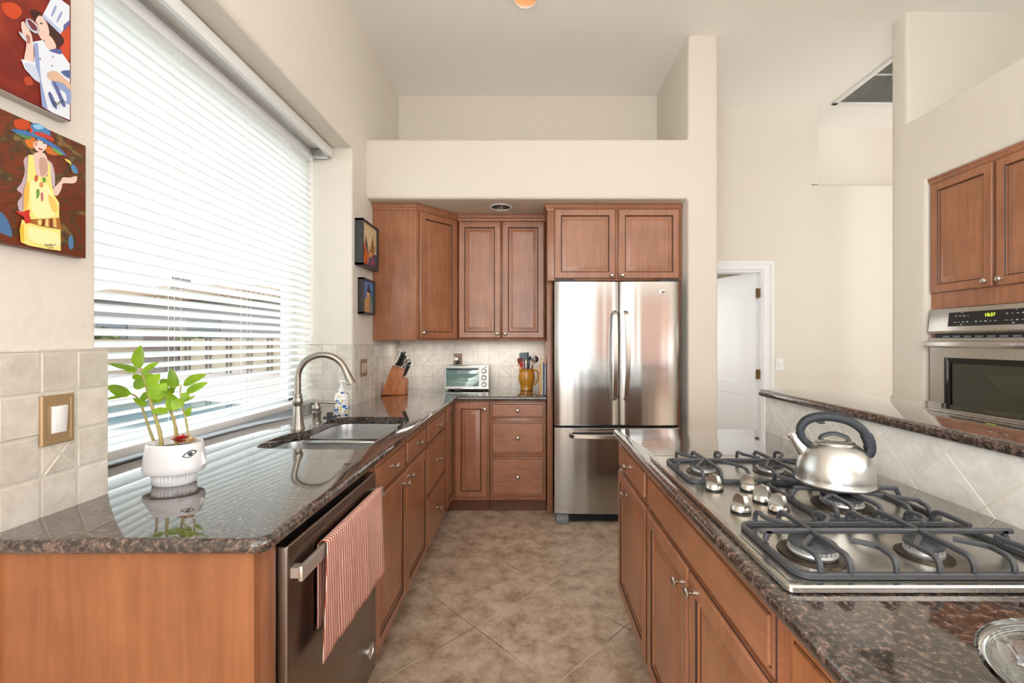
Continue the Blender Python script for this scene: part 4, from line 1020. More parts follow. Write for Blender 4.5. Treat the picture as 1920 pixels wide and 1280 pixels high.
# ------------------------------------------------------------------ knife block and knives
BLK = wood('block_wood', (178, 104, 62), (204, 132, 84), (9, 9, 3), 0.4, 0.15)
bx0, by_ = -1.165, 3.44
t = thing('knife_block', (-1.07, 3.50, 0.9145), 'slanted wooden knife block in the counter corner by the left wall', 'knife block')
prof = [(0.0, 0.9145), (0.185, 0.9145), (0.188, 1.040), (0.158, 1.043), (0.185, 1.102), (0.088, 1.146)]
MB().prism([(bx0+p[0], p[1]) for p in prof], 'y', by_, by_+0.11, 0, 0.003).build('body', BLK, t)
MB().prism([(bx0+0.1005, 0.9150), (bx0+0.1025, 0.9150), (bx0+0.1595, 1.0430), (bx0+0.1575, 1.0430)], 'y', by_-0.0006, by_+0.02).build('seam', GLAZE, t)
kd = V((0.42, 0, 0.907)).normalized()        # way the knives slide out
def knife(name, base, ln, w_, th, label, mat=BLACK, butt=True):
    base = V(base); tt = thing(name, base, label, 'knife', 'knives in the block')
    u = V((kd.z, 0, -kd.x)); 
    h = MB(); L = []
    for q, k in ((0.0, 0.7), (0.08, 0.9), (0.3, 1.0), (0.6, 0.85), (0.9, 1.05), (1.0, 0.85)):
        c_ = base+kd*(0.012+ln*q); L.append([c_+u*a*w_*k+Y*b_*th*k for a, b_ in ((-1, -0.6), (-0.7, -1), (0.7, -1), (1, -0.6), (1, 0.6), (0.7, 1), (-0.7, 1), (-1, 0.6))])
    h.loops(L, 0, True, True).build('handle', mat, tt)
    MB().obox(base+kd*0.0035-u*w_*0.8-Y*0.001, kd, u, Y, 0.010, w_*1.6, 0.002).build('blade', CHROME, tt)
    if butt: MB().obox(base+kd*(0.012+ln)-u*w_*0.8-Y*th*0.8, u, Y, kd, w_*1.6, th*1.6, 0.004, 0, 0.001).build('end_cap', CHROME, tt)
tp = lambda f, y: (bx0+0.088+(0.185-0.088)*f, by_+y, 1.146+(1.102-1.146)*f)
knife('chef_knife', tp(0.22, 0.03), 0.115, 0.013, 0.009, 'largest black handled knife, front of the top row in the block')
knife('bread_knife', tp(0.22, 0.075), 0.120, 0.012, 0.009, 'black handled knife at the back of the top row in the block')
knife('carving_knife', tp(0.45, 0.045), 0.100, 0.012, 0.008, 'black handled knife just below the largest one in the block')
c = V(tp(0.66, 0.07)); t = thing('kitchen_scissors', c, 'black kitchen scissors with loop grips standing in the knife block', 'scissors')
for sg in (-1, 1):
    mb = MB(); cc = c+kd*0.062+V((kd.z, 0, -kd.x))*0.017*sg
    u = V((kd.z, 0, -kd.x)); mb.tube([cc+kd*0.024*cos(a)+u*0.013*sin(a) for a in [2*pi*k/20 for k in range(21)]], 0.0035, 8, cap=False)
    mb.tube([c+kd*0.004, c+kd*0.02+u*0.004*sg, cc-kd*0.024], 0.0035, 8); mb.build('grip', BLACK, t)
c = V(tp(0.10, 0.02)); t = thing('sharpening_steel', c, 'white tipped sharpening rod, topmost in the knife block', 'sharpener')
MB().tube([c+kd*0.004, c+kd*0.03], 0.006, 10).build('shank', CHROME, t)
MB().tube(spline([c+kd*0.03, c+kd*0.10, c+kd*0.14-X*0.01, c+kd*0.15-X*0.028], 4), 0.0065, 10).build('grip', WPLAST, t)
for i in range(6):
    f = (0.163+0.006*(i % 3)); r, cl = i//3, i % 3
    base = V((bx0+0.163+0.0065*r*1.3, by_+0.022+0.028*cl, 1.052+0.030*r))
    knife('steak_knife', base, 0.088, 0.0058, 0.006, ('%s steak knife of the %s row in the front step of the block' % (('front', 'middle', 'back')[cl], ('lower', 'upper')[r])), BLACK, True)

# ------------------------------------------------------------------ toaster oven
tx0, tx1, ty0, ty1, tz0, tz1 = -0.724, -0.340, 3.72, 3.930, 0.928, 1.130
t = thing('toaster_oven', ((tx0+tx1)/2, 3.84, 0.9145), 'compact silver toaster oven with three dials on the back counter', 'toaster oven')
SILV = pmat('silver_paint', (186, 184, 178), 0.32, 0.85)
MB().box(tx0, tx1, ty0+0.012, ty1, tz0, tz1, 0, 0.012, 3).build('housing', SILV, t)
f = MB(); gx0, gx1, gz0, gz1 = tx0+0.018, tx1-0.088, tz0+0.026, tz1-0.020
for q in ((tx0+0.004, gx0, tz0+0.004, tz1-0.004), (gx1, tx1-0.004, tz0+0.004, tz1-0.004), (gx0, gx1, tz0+0.004, gz0), (gx0, gx1, gz1, tz1-0.004)): f.box(q[0], q[1], ty0, ty0+0.014, q[2], q[3])
f.build('front_panel', SILV, t)
MB().box(gx0, gx1, ty0+0.008, ty0+0.0115, gz0, gz1).build('cavity_back', pmat('toaster_interior', (176, 186, 186), 0.35), t)
dr = MB().box(gx0-0.002, gx1+0.002, ty0-0.002, ty0+0.003, gz0-0.002, gz1+0.002).build('glass_door', thin_glass('toaster_glass', (0.85, 0.93, 0.92, 1), 1.7, 0.02), t)
hb = MB().box(gx0+0.006, gx1-0.006, ty0-0.020, ty0-0.008, gz1-0.016, gz1-0.004, 0, 0.003)
for x in (gx0+0.02, gx1-0.02): hb.box(x-0.006, x+0.006, ty0-0.012, ty0, gz1-0.014, gz1-0.006)
hb.build('handle', DGREY, dr)
rk = MB()
for zz in (0.985, 1.02):
    rk.tube([(gx0+0.004, ty0+0.0055, zz), (gx1-0.004, ty0+0.0055, zz)], 0.0018, 6)
rk.build('rack', CHROME, t)
MB().box(gx0+0.02, gx1-0.02, ty0-0.004, ty0+0.003, tz0+0.006, tz0+0.012, 0, 0.001).build('crumb_tray', CHROME, t)
for k in range(3):
    c = ((gx1+tx1)/2+0.001, ty0, tz1-0.045-0.058*k)
    kn = MB().lathe([(0.0215, 0), (0.0215, 0.003), (0.018, 0.005), (0.017, 0.016), (0.015, 0.018), (0, 0.018)], c, 28, 0, -Y).build('dial', SILV, t)
    MB().box(c[0]-0.0018, c[0]+0.0018, ty0-0.0195, ty0-0.0175, c[2]-0.012, c[2]+0.012).lathe([(0.0222, 0.0002), (0.0222, 0.0035), (0.0205, 0.0035)], c, 28, 0, -Y).build('pointer', DGREY, kn)
MB().box(tx1-0.04, tx1-0.018, ty0-0.0008, ty0, tz1-0.016, tz1-0.010).build('name_mark', DGREY, t)
for x in (tx0+0.045, tx1-0.04):
    for y in (ty0+0.03, ty1-0.03): MB().lathe([(0.014, 0), (0.013, 0.0145)], (x, y, 0.9145), 18).build('foot', BLACK, t)

# ------------------------------------------------------------------ crock of utensils
ux, uy, uz = -0.022, 3.79, 0.9145
t = thing('utensil_crock', (ux, uy, uz), 'mustard glazed pitcher holding cooking utensils on the back counter', 'pitcher')
MUS = pmat('mustard_glaze', (198, 140, 44), 0.18, coat=0.5)
MB().lathe([(0.056, 0), (0.062, 0.003), (0.062, 0.012), (0.058, 0.02), (0.066, 0.05), (0.078, 0.085), (0.081, 0.115), (0.076, 0.145), (0.070, 0.165), (0.072, 0.172), (0.077, 0.180), (0.075, 0.184), (0.070, 0.182), (0.066, 0.165), (0.070, 0.11), (0.054, 0.03), (0, 0.02)], (ux, uy, uz), 40, sc=(0.89, 0.89), cap1=False).build('body', MUS, t)
hs = spline([(ux+0.058, uy-0.02, uz+0.165), (ux+0.082, uy-0.03, uz+0.176), (ux+0.098, uy-0.035, uz+0.15), (ux+0.101, uy-0.035, uz+0.11), (ux+0.088, uy-0.03, uz+0.075), (ux+0.069, uy-0.025, uz+0.055), (ux+0.074, uy-0.03, uz+0.045)], 5)
MB().tube(hs, [0.008]*len(hs), 12).build('handle', MUS, t)
def utensil(name, label, x, y, tipx, tipz, mat_h, head=None, hm=None, r=0.005, cat='utensil'):
    b0 = V((ux+x*0.45, uy+y*0.5, uz+0.07)); e = V((ux+tipx, uy+y, uz+tipz))
    dv = (e-b0).normalized(); sd_ = dv.cross(Y).normalized()
    tt = thing(name, b0, label, cat, 'utensils in the crock')
    MB().tube([b0, b0+dv*((e-b0).length*0.5), e], r, 10).build('handle', mat_h, tt)
    if head:
        mb = MB()
        if head[0] == 'blade':
            _, w0, w1, ln = head; q = [(-w0/2, 0), (w0/2, 0), (w1/2, ln*0.3), (w1/2, ln*0.92), (w1/2-0.006, ln), (-w1/2+0.006, ln), (-w1/2, ln*0.92), (-w1/2, ln*0.3)]
            mb.loops([[e+sd_*a+dv*c_-Y*0.003 for a, c_ in q], [e+sd_*a+dv*c_+Y*0.003 for a, c_ in q]], 0, True, True)
        elif head[0] == 'spoon':
            _, w0, ln = head
            mb.loops([[e+dv*(ln/2*(1-cos(pi*i/10)))+sd_*w0/2*sin(pi*i/10)*cos(2*pi*j/14)+Y*0.008*sin(pi*i/10)*sin(2*pi*j/14) for j in range(14)] for i in range(1, 10)], 0, True, True)
        elif head[0] == 'whisk':
            _, w0, ln = head
            for k in range(6):
                a = pi*k/6; pl = sd_*cos(a)+Y*sin(a)
                mb.tube(spline([e, e+dv*ln*0.5+pl*w0*0.42, e+dv*ln*0.85+pl*w0*0.4, e+dv*ln, e+dv*ln*0.85-pl*w0*0.4, e+dv*ln*0.5-pl*w0*0.42, e], 4), 0.0012, 6)
        mb.build('head', hm or mat_h, tt)
WOODU = pmat('beech', (222, 184, 132), 0.6); REDU = pmat('red_silicone', (196, 40, 34), 0.45); NAVY = pmat('navy_nylon', (36, 48, 66), 0.4); PURP = pmat('purple_handle', (92, 60, 120), 0.4)
utensil('turner', 'grey slotted turner rising highest from the mustard pitcher', -0.02, 0.02, -0.022, 0.25, DGREY, ('blade', 0.02, 0.075, 0.075), pmat('slate_nylon', (84, 96, 108), 0.45))
utensil('wooden_spoon', 'pale wooden spoon leaning to the left edge of the pitcher', -0.055, 0.01, -0.058, 0.20, WOODU, ('spoon', 0.024, 0.045))
utensil('spatula', 'wooden handled spatula with a dark red blade in the pitcher', -0.045, -0.024, -0.050, 0.225, WOODU, ('blade', 0.014, 0.042, 0.055), pmat('maroon_silicone', (110, 30, 34), 0.45))
utensil('spatula', 'bright red spatula in front of the grey turner', -0.03, -0.045, -0.038, 0.20, REDU, ('blade', 0.014, 0.03, 0.05))
utensil('peeler', 'purple handled tool between the red spatula and the tongs', -0.01, -0.045, -0.018, 0.23, PURP)
utensil('tongs', 'black and steel tongs standing upright in the pitcher', 0.01, -0.03, 0.012, 0.285, NAVY, ('blade', 0.012, 0.014, 0.045), BLACK, 0.007)
utensil('tongs', 'navy loop tipped tongs right of the upright black ones', 0.02, -0.01, 0.026, 0.25, NAVY, ('spoon', 0.022, 0.05), NAVY, 0.006)
utensil('ladle', 'black ladle leaning right behind the steel whisk', 0.045, 0.02, 0.062, 0.235, BLACK, ('spoon', 0.07, 0.065))
utensil('whisk', 'steel wire whisk leaning furthest right in the pitcher', 0.03, -0.028, 0.042, 0.19, NICKEL, ('whisk', 0.040, 0.11), CHROME)
# slim books and boards beside the refrigerator panel
for nm, lab, ca, x0, x1, h, y0, m, tl in (('cutting_board', 'thin beige cutting board, nearest the pitcher handle', 'cutting board', 0.082, 0.094, 0.232, 3.47, WOODU, 0), ('cutting_board', 'taller cream cutting board beside the blue book', 'cutting board', 0.096, 0.110, 0.282, 3.46, pmat('cream_board', (232, 214, 178), 0.6), 0),
                          ('cookbook', 'slim blue cookbook standing against the refrigerator panel side', 'book', 0.112, 0.122, 0.250, 3.47, pmat('blue_cover', (64, 110, 172), 0.4), 0), ('cookbook', 'slim white cookbook touching the refrigerator side panel', 'book', 0.124, 0.133, 0.225, 3.465, pmat('white_cover', (226, 228, 232), 0.4), 0)):
    if ca == 'book':
        b_ = thing(nm, ((x0+x1)/2, y0+0.09, 0.9145), lab, ca, 'boards and books by the refrigerator')
        MB().box(x0, x0+0.0015, y0, y0+0.19, 0.9145, 0.9145+h).box(x1-0.0015, x1, y0, y0+0.19, 0.9145, 0.9145+h).box(x0, x1, y0, y0+0.002, 0.9145, 0.9145+h).build('cover', m, b_)
        MB().box(x0+0.0016, x1-0.0016, y0+0.003, y0+0.186, 0.918, 0.911+h).build('page_block', pmat('paper', (238, 234, 224), 0.8), b_)
    else:
        o = MB().box(x0, x1, y0, y0+0.24, 0.9145, 0.9145+h, 0, 0.003).build(nm, m); tag(o, lab, ca, 'boards and books by the refrigerator')

# ------------------------------------------------------------------ switches, outlets, cords
def plate(name, O, U, N, w_, h_, mat, label, cat, rockers, rm):
    O, U, N = V(O), V(U), V(N); t = thing(name, O, label, cat)
    mb = MB(); a = O-U*w_/2-Z*h_/2
    ring = lambda i, z: [a+U*i+Z*i+N*z, a+U*(w_-i)+Z*i+N*z, a+U*(w_-i)+Z*(h_-i)+N*z, a+U*i+Z*(h_-i)+N*z]
    mb.loops([ring(0, 0), ring(0, 0.004), ring(0.003, 0.007), ring(0.010, 0.007), ring(0.011, 0.0062)], 0, True, True)
    for sgn in (-1, 1): mb.lathe([(0.003, 0.0062), (0.003, 0.0078), (0.0, 0.008)], O+Z*sgn*(h_*0.42), 12, 0, N)
    mb.build('plate', mat, t)
    k = len(rockers)
    for i, kind in enumerate(rockers):
        c = O+U*((i-(k-1)/2)*0.040)
        if kind == 'rocker':
            q = MB(); P = lambda uu, zz, nn: c+U*uu+Z*zz+N*nn
            q.loops([[P(-0.0165, -0.033, 0.005), P(0.0165, -0.033, 0.005), P(0.0165, 0.033, 0.005), P(-0.0165, 0.033, 0.005)], [P(-0.0165, -0.033, 0.0085), P(0.0165, -0.033, 0.0085), P(0.0165, 0.033, 0.013), P(-0.0165, 0.033, 0.013)], [P(-0.015, -0.0315, 0.0095), P(0.015, -0.0315, 0.0095), P(0.015, 0.0315, 0.0142), P(-0.015, 0.0315, 0.0142)]], 0, True, True).build('rocker', rm, t)
        else:
            MB().obox(c-U*0.0165-Z*0.033+N*0.005, U, Z, N, 0.033, 0.066, 0.004, 0, 0.001).build('receptacle', rm, t)
    return t
TF = XL+0.0148
plate('light_switch', (TF, 1.087, 1.146), -Y, X, 0.078, 0.122, BRONZE, 'aged brass light switch with white rocker on the near tiles', 'light switch', ['rocker'], WPLAST)
plate('light_switch', (TF, 3.10, 1.150), Y, X, 0.118, 0.122, BROWNP, 'brown double switch plate on the tiles past the window', 'light switch', ['rocker', 'rocker'], pmat('tan_rocker', (206, 190, 168), 0.4))
plate('light_switch', (2.392, 4.1795, 1.115), X, -Y, 0.070, 0.114, WPLAST, 'white light switch on the passage wall by the door', 'light switch', ['rocker'], WPLAST)
oz = 1.165
plate('wall_outlet', (-0.648, YB-0.0148, oz), X, -Y, 0.078, 0.122, BROWNP, 'brown outlet plate on the tiles above the toaster oven', 'outlet', ['recept'], BLACK)
t = thing('power_plug', (-0.655, 3.96, oz+0.025), 'white plug with thin cord rising from the outlet to the wall cabinet', 'plug')
MB().box(-0.676, -0.640, 3.945, 3.9758, oz-0.002, oz+0.026, 0, 0.004).build('plug_body', WPLAST, t)
MB().tube(spline([(-0.670, 3.955, oz+0.02), (-0.700, 3.955, oz+0.05), (-0.69, 3.96, oz+0.09), (-0.62, 3.965, oz+0.14), (-0.585, 3.968, 1.344)], 6), 0.0028, 8).build('cord', WPLAST, t)
t = thing('power_plug', (-0.645, 3.96, oz-0.03), 'black plug below the white one in the back wall outlet', 'plug')
MB().box(-0.660, -0.634, 3.942, 3.9758, oz-0.040, oz-0.012, 0, 0.003).build('plug_body', BLACK, t)
MB().tube(spline([(-0.647, 3.955, oz-0.04), (-0.64, 3.972, oz-0.08), (-0.63, 3.974, 1.07), (-0.60, 3.974, 0.96)], 5), 0.003, 8).build('cord', BLACK, t)
o = MB().tube(spline([(-1.06, 3.90, 1.344), (-1.055, 3.90, 1.25), (-1.04, 3.895, 1.15), (-1.03, 3.90, 1.0), (-1.0, 3.93, 0.9175)], 5), 0.0028, 8).build('hanging_cable', WPLAST); tag(o, 'white cord hanging from the corner wall cabinet behind the knife block', 'cord')

# ------------------------------------------------------------------ recessed lights, vent
TRIM = pmat('light_trim', (236, 234, 230), 0.5)
def can(name, x, y, z, r, inner, label, glow=None):
    t = thing(name, (x, y, z), label, 'ceiling light')
    MB().lathe([(r*1.14, 0.0), (r*1.14, -0.004), (r*1.08, -0.007), (r*0.98, -0.005), (r*0.955, 0.0)], (x, y, z), 40, cap0=False, cap1=False).build('trim_ring', TRIM, t)
    MB().lathe([(r*0.955, 0.0), (r*0.90, 0.03), (r*0.72, 0.075), (0.0, 0.078)], (x, y, z), 40, cap0=False).build('reflector', inner, t)
    MB().lathe([(0.0, 0.028), (0.025, 0.032), (0.038, 0.045), (0.036, 0.07)], (x, y, z), 24, cap1=False).build('lamp', glow or WPLAST, t)
can('downlight', -0.024, 2.866, CH, 0.072, pmat('peach_reflector', (236, 196, 152), 0.5), 'round recessed light in the high white ceiling', pmat('warm_lamp', (255, 214, 170), 0.5, emit=(255, 205, 150), es=0.8))
can('downlight', -0.22, 3.415, 2.385, 0.075, pmat('metal_reflector', (120, 112, 104), 0.3, 0.9), 'round recessed light in the soffit above the wall cabinets', pmat('dark_lamp', (130, 124, 116), 0.5))
t = thing('ceiling_vent', (3.2, 3.7, CH), 'white slatted air return grille in the passage ceiling', 'vent')
vx0, vx1, vy0, vy1 = 2.86, 3.62, 3.20, 4.14
f = MB()
for q in ((vx0, vx0+0.045, vy0, vy1), (vx1-0.045, vx1, vy0, vy1), (vx0, vx1, vy0, vy0+0.045), (vx0, vx1, vy1-0.045, vy1)): f.box(q[0], q[1], q[2], q[3], CH-0.012, CH-0.0002, 0, 0.003)
f.box(vx0, vx1, 3.66, 3.675, CH-0.010, CH-0.0002)
f.build('frame', WHITE, t)
MB().box(vx0+0.02, vx1-0.02, vy0+0.02, vy1-0.02, CH-0.0016, CH-0.0003).build('backing', pmat('grey_filter', (136, 134, 130), 0.9), t)
s_ = MB(); x = vx0+0.05
while x < vx1-0.05:
    s_.loops([[V((x+0.008, y, CH-0.002)), V((x+0.0095, y, CH-0.002)), V((x+0.0015, y, CH-0.011)), V((x, y, CH-0.011))] for y in (vy0+0.04, vy1-0.04)], 0, True, True); x += 0.021
s_.build('louvres', WHITE, t)

# ------------------------------------------------------------------ passage door, standing open into the next room
hx, hy = 2.192, 4.235; ang = radians(70)
U = V((-cos(ang), sin(ang), 0)); N = V((-sin(ang), -cos(ang), 0))     # face seen from the kitchen
DWD = 0.74; DH = 2.0
O = V((hx, hy, 0.008))
mb = MB()
mb.obox(O-N*0.035, U, Z, N, DWD, DH, 0.030, 0, 0.001)
def arch_loop(i, top, x0, x1, z0, z1, rise, z):
    p = [(x0+i, z0+i), (x1-i, z0+i)]
    if rise:
        for k in range(13):
            q = 1-2*k/12; xx = (x0+x1)/2+q*((x1-x0)/2-i); p.append((xx, z1-i-rise+rise*(0.5+0.5*cos(pi*q))))
    else: p += [(x1-i, z1-i), (x0+i, z1-i)]
    return [O+U*a+Z*c_+N*z for a, c_ in p]
def face(x0, x1, z0, z1): mb.obox(O+U*x0+Z*z0-N*0.006, U, Z, N, x1-x0, z1-z0, 0.006, 0, 0)
st = 0.115
face(0, st, 0, DH); face(DWD-st, DWD, 0, DH); face(st, DWD-st, 0, 0.22); face(st, DWD-st, 0.80, 0.93)
# top rail following the arch
P0_ = [(st, DH), (DWD-st, DH)]; arc = []
for k in range(13):
    q = 1-2*k/12; arc.append((DWD/2+q*(DWD/2-st), 1.86-0.10+0.10*(0.5+0.5*cos(pi*q))))
pl = [(st, DH)]+[(a, c_) for a, c_ in arc[::-1]]+[(DWD-st, DH)]
mb.loops([[O+U*a+Z*c_-N*0.006 for a, c_ in pl], [O+U*a+Z*c_ for a, c_ in pl]], 0, True, True)
for x0, x1, z0, z1, rise in ((st, DWD-st, 0.93, 1.86, 0.10), (st, DWD-st, 0.22, 0.80, 0.0)):
    mb.loops([arch_loop(i, 0, x0, x1, z0, z1, rise, z) for i, z in ((0, 0.0), (0.008, -0.005), (0.022, -0.006), (0.05, -0.0005), (0.052, -0.0005))], 0, False, True)
dr = mb.build('door_1', WHITE); struct(dr)
hg = MB()
for zz in (0.22, 1.02, 1.80): hg.lathe([(0.007, -0.045), (0.007, 0.045)], (hx+0.012, hy-0.030, zz), 12).box(hx-0.010, hx+0.028, hy-0.031, hy-0.029, zz-0.045, zz+0.045)
hg.build('hinge', pmat('antique_brass', (120, 96, 60), 0.4, 0.9), dr)
# ------------------------------------------------------------------ paintings
def wallpt(u, v, xp):
    """point of the plane x = xp on the left wall where the drawing coordinates fall"""
    s = (992-u)/-xp
    return V((xp, 820/s, CAM_Z-(v-639)/s))
def blob(P, n=4): return [tuple(q) for q in spline([V(p) for p in P], n, True)]
def mottled(name, stops, scale=7, detail=5, dist=1.0):
    m, n, b = newmat(name); z = noise(n, coords(n), scale, detail, 0.6, dist)
    r = ramp(n, [(p, lin(c)) for p, c in stops]); n.links.new(z.outputs['Fac'], r.inputs[0]); n.links.new(r.outputs[0], b.inputs['Base Color']); b.inputs['Roughness'].default_value = 0.4
    return m
PM = {}
def pc_(c):
    if c not in PM: PM[c] = pmat('paint_%02x%02x%02x' % c, c, 0.45)
    return PM[c]
def flat_layers(name, layers, fpt, nx, parent, smooth=True):
    mats = []; mb = MB()
    for k, (c, P, sm) in enumerate(layers):
        m = pc_(c) if isinstance(c, tuple) else c
        if m not in mats: mats.append(m)
        q = blob(P) if sm else P
        vs = [fpt(*p)+nx*(0.0002+0.00012*k) for p in q]; bm = bmesh.new()
        vv = [bm.verts.new(p) for p in vs]
        ed = [bm.edges.new((vv[i], vv[(i+1) % len(vv)])) for i in range(len(vv))]
        bmesh.ops.triangle_fill(bm, use_beauty=True, use_dissolve=False, edges=ed)
        for fc_ in bm.faces:
            fc_.normal_update()
            if fc_.normal.dot(nx) < 0: fc_.normal_flip()
        mb.frombm(bm, mats.index(m))
    return mb.build(name, mats, parent, weld=False, flat=True)

# woman in a yellow dress
xp = -1.166
f = lambda x, y: wallpt(x/4.0, 180+y/4.0, xp)
BG2 = mottled('umber_ground', [(0.28, (46, 28, 18)), (0.40, (92, 42, 20)), (0.48, (116, 50, 22)), (0.55, (70, 52, 30)), (0.62, (126, 104, 58)), (0.68, (150, 62, 26)), (0.78, (188, 78, 32))], 15)
t = thing('painting', (-1.178, 1.0, 1.557), 'unframed painting of a woman in a yellow dress and blue hat', 'painting', 'paintings beside the window')
MB().box(-1.1895, xp, 0.846, 1.151, 1.557, 1.853, 0, 0.0015).build('canvas', BG2, t)
SK, SKD, YEL, YL2 = (226, 196, 182), (196, 156, 140), (238, 222, 128), (246, 234, 170)
flat_layers('painted_figure', [
    ((70, 110, 150), [(-60, 850), (20, 880), (70, 960), (90, 1050), (40, 1040), (-60, 980)], True),
    ((78, 120, 160), [(515, 1060), (540, 1050), (552, 1120), (535, 1150), (515, 1130)], True),
    ((190, 70, 30), [(110, 180), (200, 180), (230, 240), (150, 250), (110, 230)], True),
    ((192, 170, 180), [(175, 480), (215, 450), (235, 520), (200, 700), (190, 880), (150, 870), (130, 800), (165, 740), (125, 700), (160, 650), (185, 560)], True),
    ((198, 180, 182), [(350, 480), (390, 510), (410, 600), (405, 690), (370, 620), (355, 540)], True),
    (SK, [(392, 700), (450, 640), (470, 610), (520, 612), (572, 600), (570, 640), (540, 655), (470, 655), (460, 690), (430, 745), (398, 735)], True),
    ((212, 116, 40), [(185, 330), (220, 300), (262, 320), (250, 390), (215, 385)], True),
    ((206, 110, 44), [(340, 380), (400, 380), (440, 440), (380, 440), (345, 420)], True),
    (SK, [(252, 430), (330, 430), (362, 520), (355, 590), (300, 610), (258, 580), (248, 500)], True),
    (SKD, [(290, 470), (340, 470), (350, 540), (335, 590), (300, 590)], True),
    ((230, 206, 192), [(248, 350), (290, 318), (345, 345), (342, 390), (310, 420), (275, 412), (252, 385)], True),
    ((216, 150, 130), [(252, 345), (272, 340), (278, 368), (258, 376)], True),
    ((84, 70, 66), [(258, 330), (284, 330), (284, 337), (258, 336)], True), ((84, 70, 66), [(318, 348), (344, 352), (343, 359), (318, 355)], True),
    ((176, 50, 48), [(282, 386), (300, 394), (318, 397), (300, 406), (284, 398)], True),
    ((92, 132, 84), [(90, 260), (160, 280), (230, 310), (200, 325), (150, 305)], True),
    ((66, 112, 164), [(78, 248), (170, 258), (260, 285), (350, 330), (440, 390), (492, 444), (440, 430), (360, 370), (250, 310), (160, 290), (100, 270)], True),
    ((120, 164, 80), [(380, 385), (430, 410), (470, 440), (440, 438), (395, 410)], True),
    ((72, 126, 176), [(220, 285), (225, 215), (270, 205), (330, 235), (370, 270), (360, 320), (300, 310)], True),
    ((142, 190, 220), [(240, 220), (290, 215), (320, 240), (270, 250)], True),
    ((188, 60, 44), [(250, 270), (310, 275), (385, 310), (390, 345), (340, 320), (260, 290)], True), ((190, 70, 50), [(215, 235), (232, 240), (235, 275), (215, 270)], True),
    (YEL, [(205, 440), (240, 440), (262, 590), (300, 610), (350, 600), (352, 490), (368, 520), (375, 640), (400, 745), (435, 800), (435, 915), (220, 925), (165, 870), (172, 760), (195, 600)], False),
    (YL2, [(225, 640), (300, 640), (370, 700), (400, 820), (390, 900), (250, 900), (220, 760)], True),
    ((232, 180, 80), [(172, 700), (200, 640), (210, 720), (190, 850), (168, 840)], True), ((236, 196, 100), [(350, 740), (400, 780), (420, 860), (380, 860)], True),
    ((196, 96, 70), [(252, 600), (274, 595), (270, 635), (250, 640)], True), ((104, 156, 74), [(308, 612), (332, 615), (330, 645), (310, 640)], True), ((222, 150, 96), [(285, 650), (310, 645), (312, 680), (288, 682)], True), ((104, 150, 74), [(262, 705), (282, 700), (284, 740), (264, 770)], True), ((190, 110, 120), [(294, 730), (310, 726), (312, 780), (298, 786)], True),
    ((170, 104, 44), [(205, 935), (260, 925), (436, 912), (446, 995), (300, 975), (210, 955)], False),
    ((232, 206, 130), [(270, 930), (300, 926), (296, 968), (274, 966)], False), ((232, 206, 130), [(330, 924), (350, 921), (352, 980), (326, 976)], False), ((226, 190, 110), [(385, 918), (408, 915), (412, 986), (388, 982)], False), ((110, 56, 30), [(310, 926), (322, 925), (318, 974), (304, 970)], False), ((110, 56, 30), [(362, 920), (376, 918), (378, 984), (364, 980)], False),
    (YEL, [(150, 925), (215, 955), (300, 978), (440, 1000), (442, 1160), (330, 1145), (200, 1120), (140, 1095), (132, 1000)], False),
    (YL2, [(200, 980), (300, 1000), (420, 1030), (425, 1130), (300, 1110), (210, 1070)], True),
    ((226, 186, 60), [(135, 990), (160, 960), (165, 1080), (140, 1085)], True),
    ((196, 44, 34), [(105, 860), (150, 868), (205, 852), (205, 890), (215, 940), (175, 955), (160, 905), (125, 885)], True),
    ((226, 206, 96), [(470, 470), (500, 480), (520, 500), (515, 530), (545, 580), (525, 560), (510, 510), (485, 490)], True),
    ((76, 130, 170), [(525, 510), (560, 540), (568, 580), (540, 575), (520, 545)], True),
], f, X, t)
sg = MB()
for seq in ([(318, 1108), (326, 1122), (334, 1110), (340, 1126), (350, 1112)], [(352, 1125), (358, 1108), (366, 1124), (374, 1110), (384, 1122), (404, 1108)], [(340, 1136), (352, 1140), (366, 1134)], [(368, 1130), (378, 1134), (372, 1142)]):
    sg.tube(spline([f(*p)+X*0.0055 for p in seq], 4), 0.0005, 6)
sg.build('signature', DGREY, t)

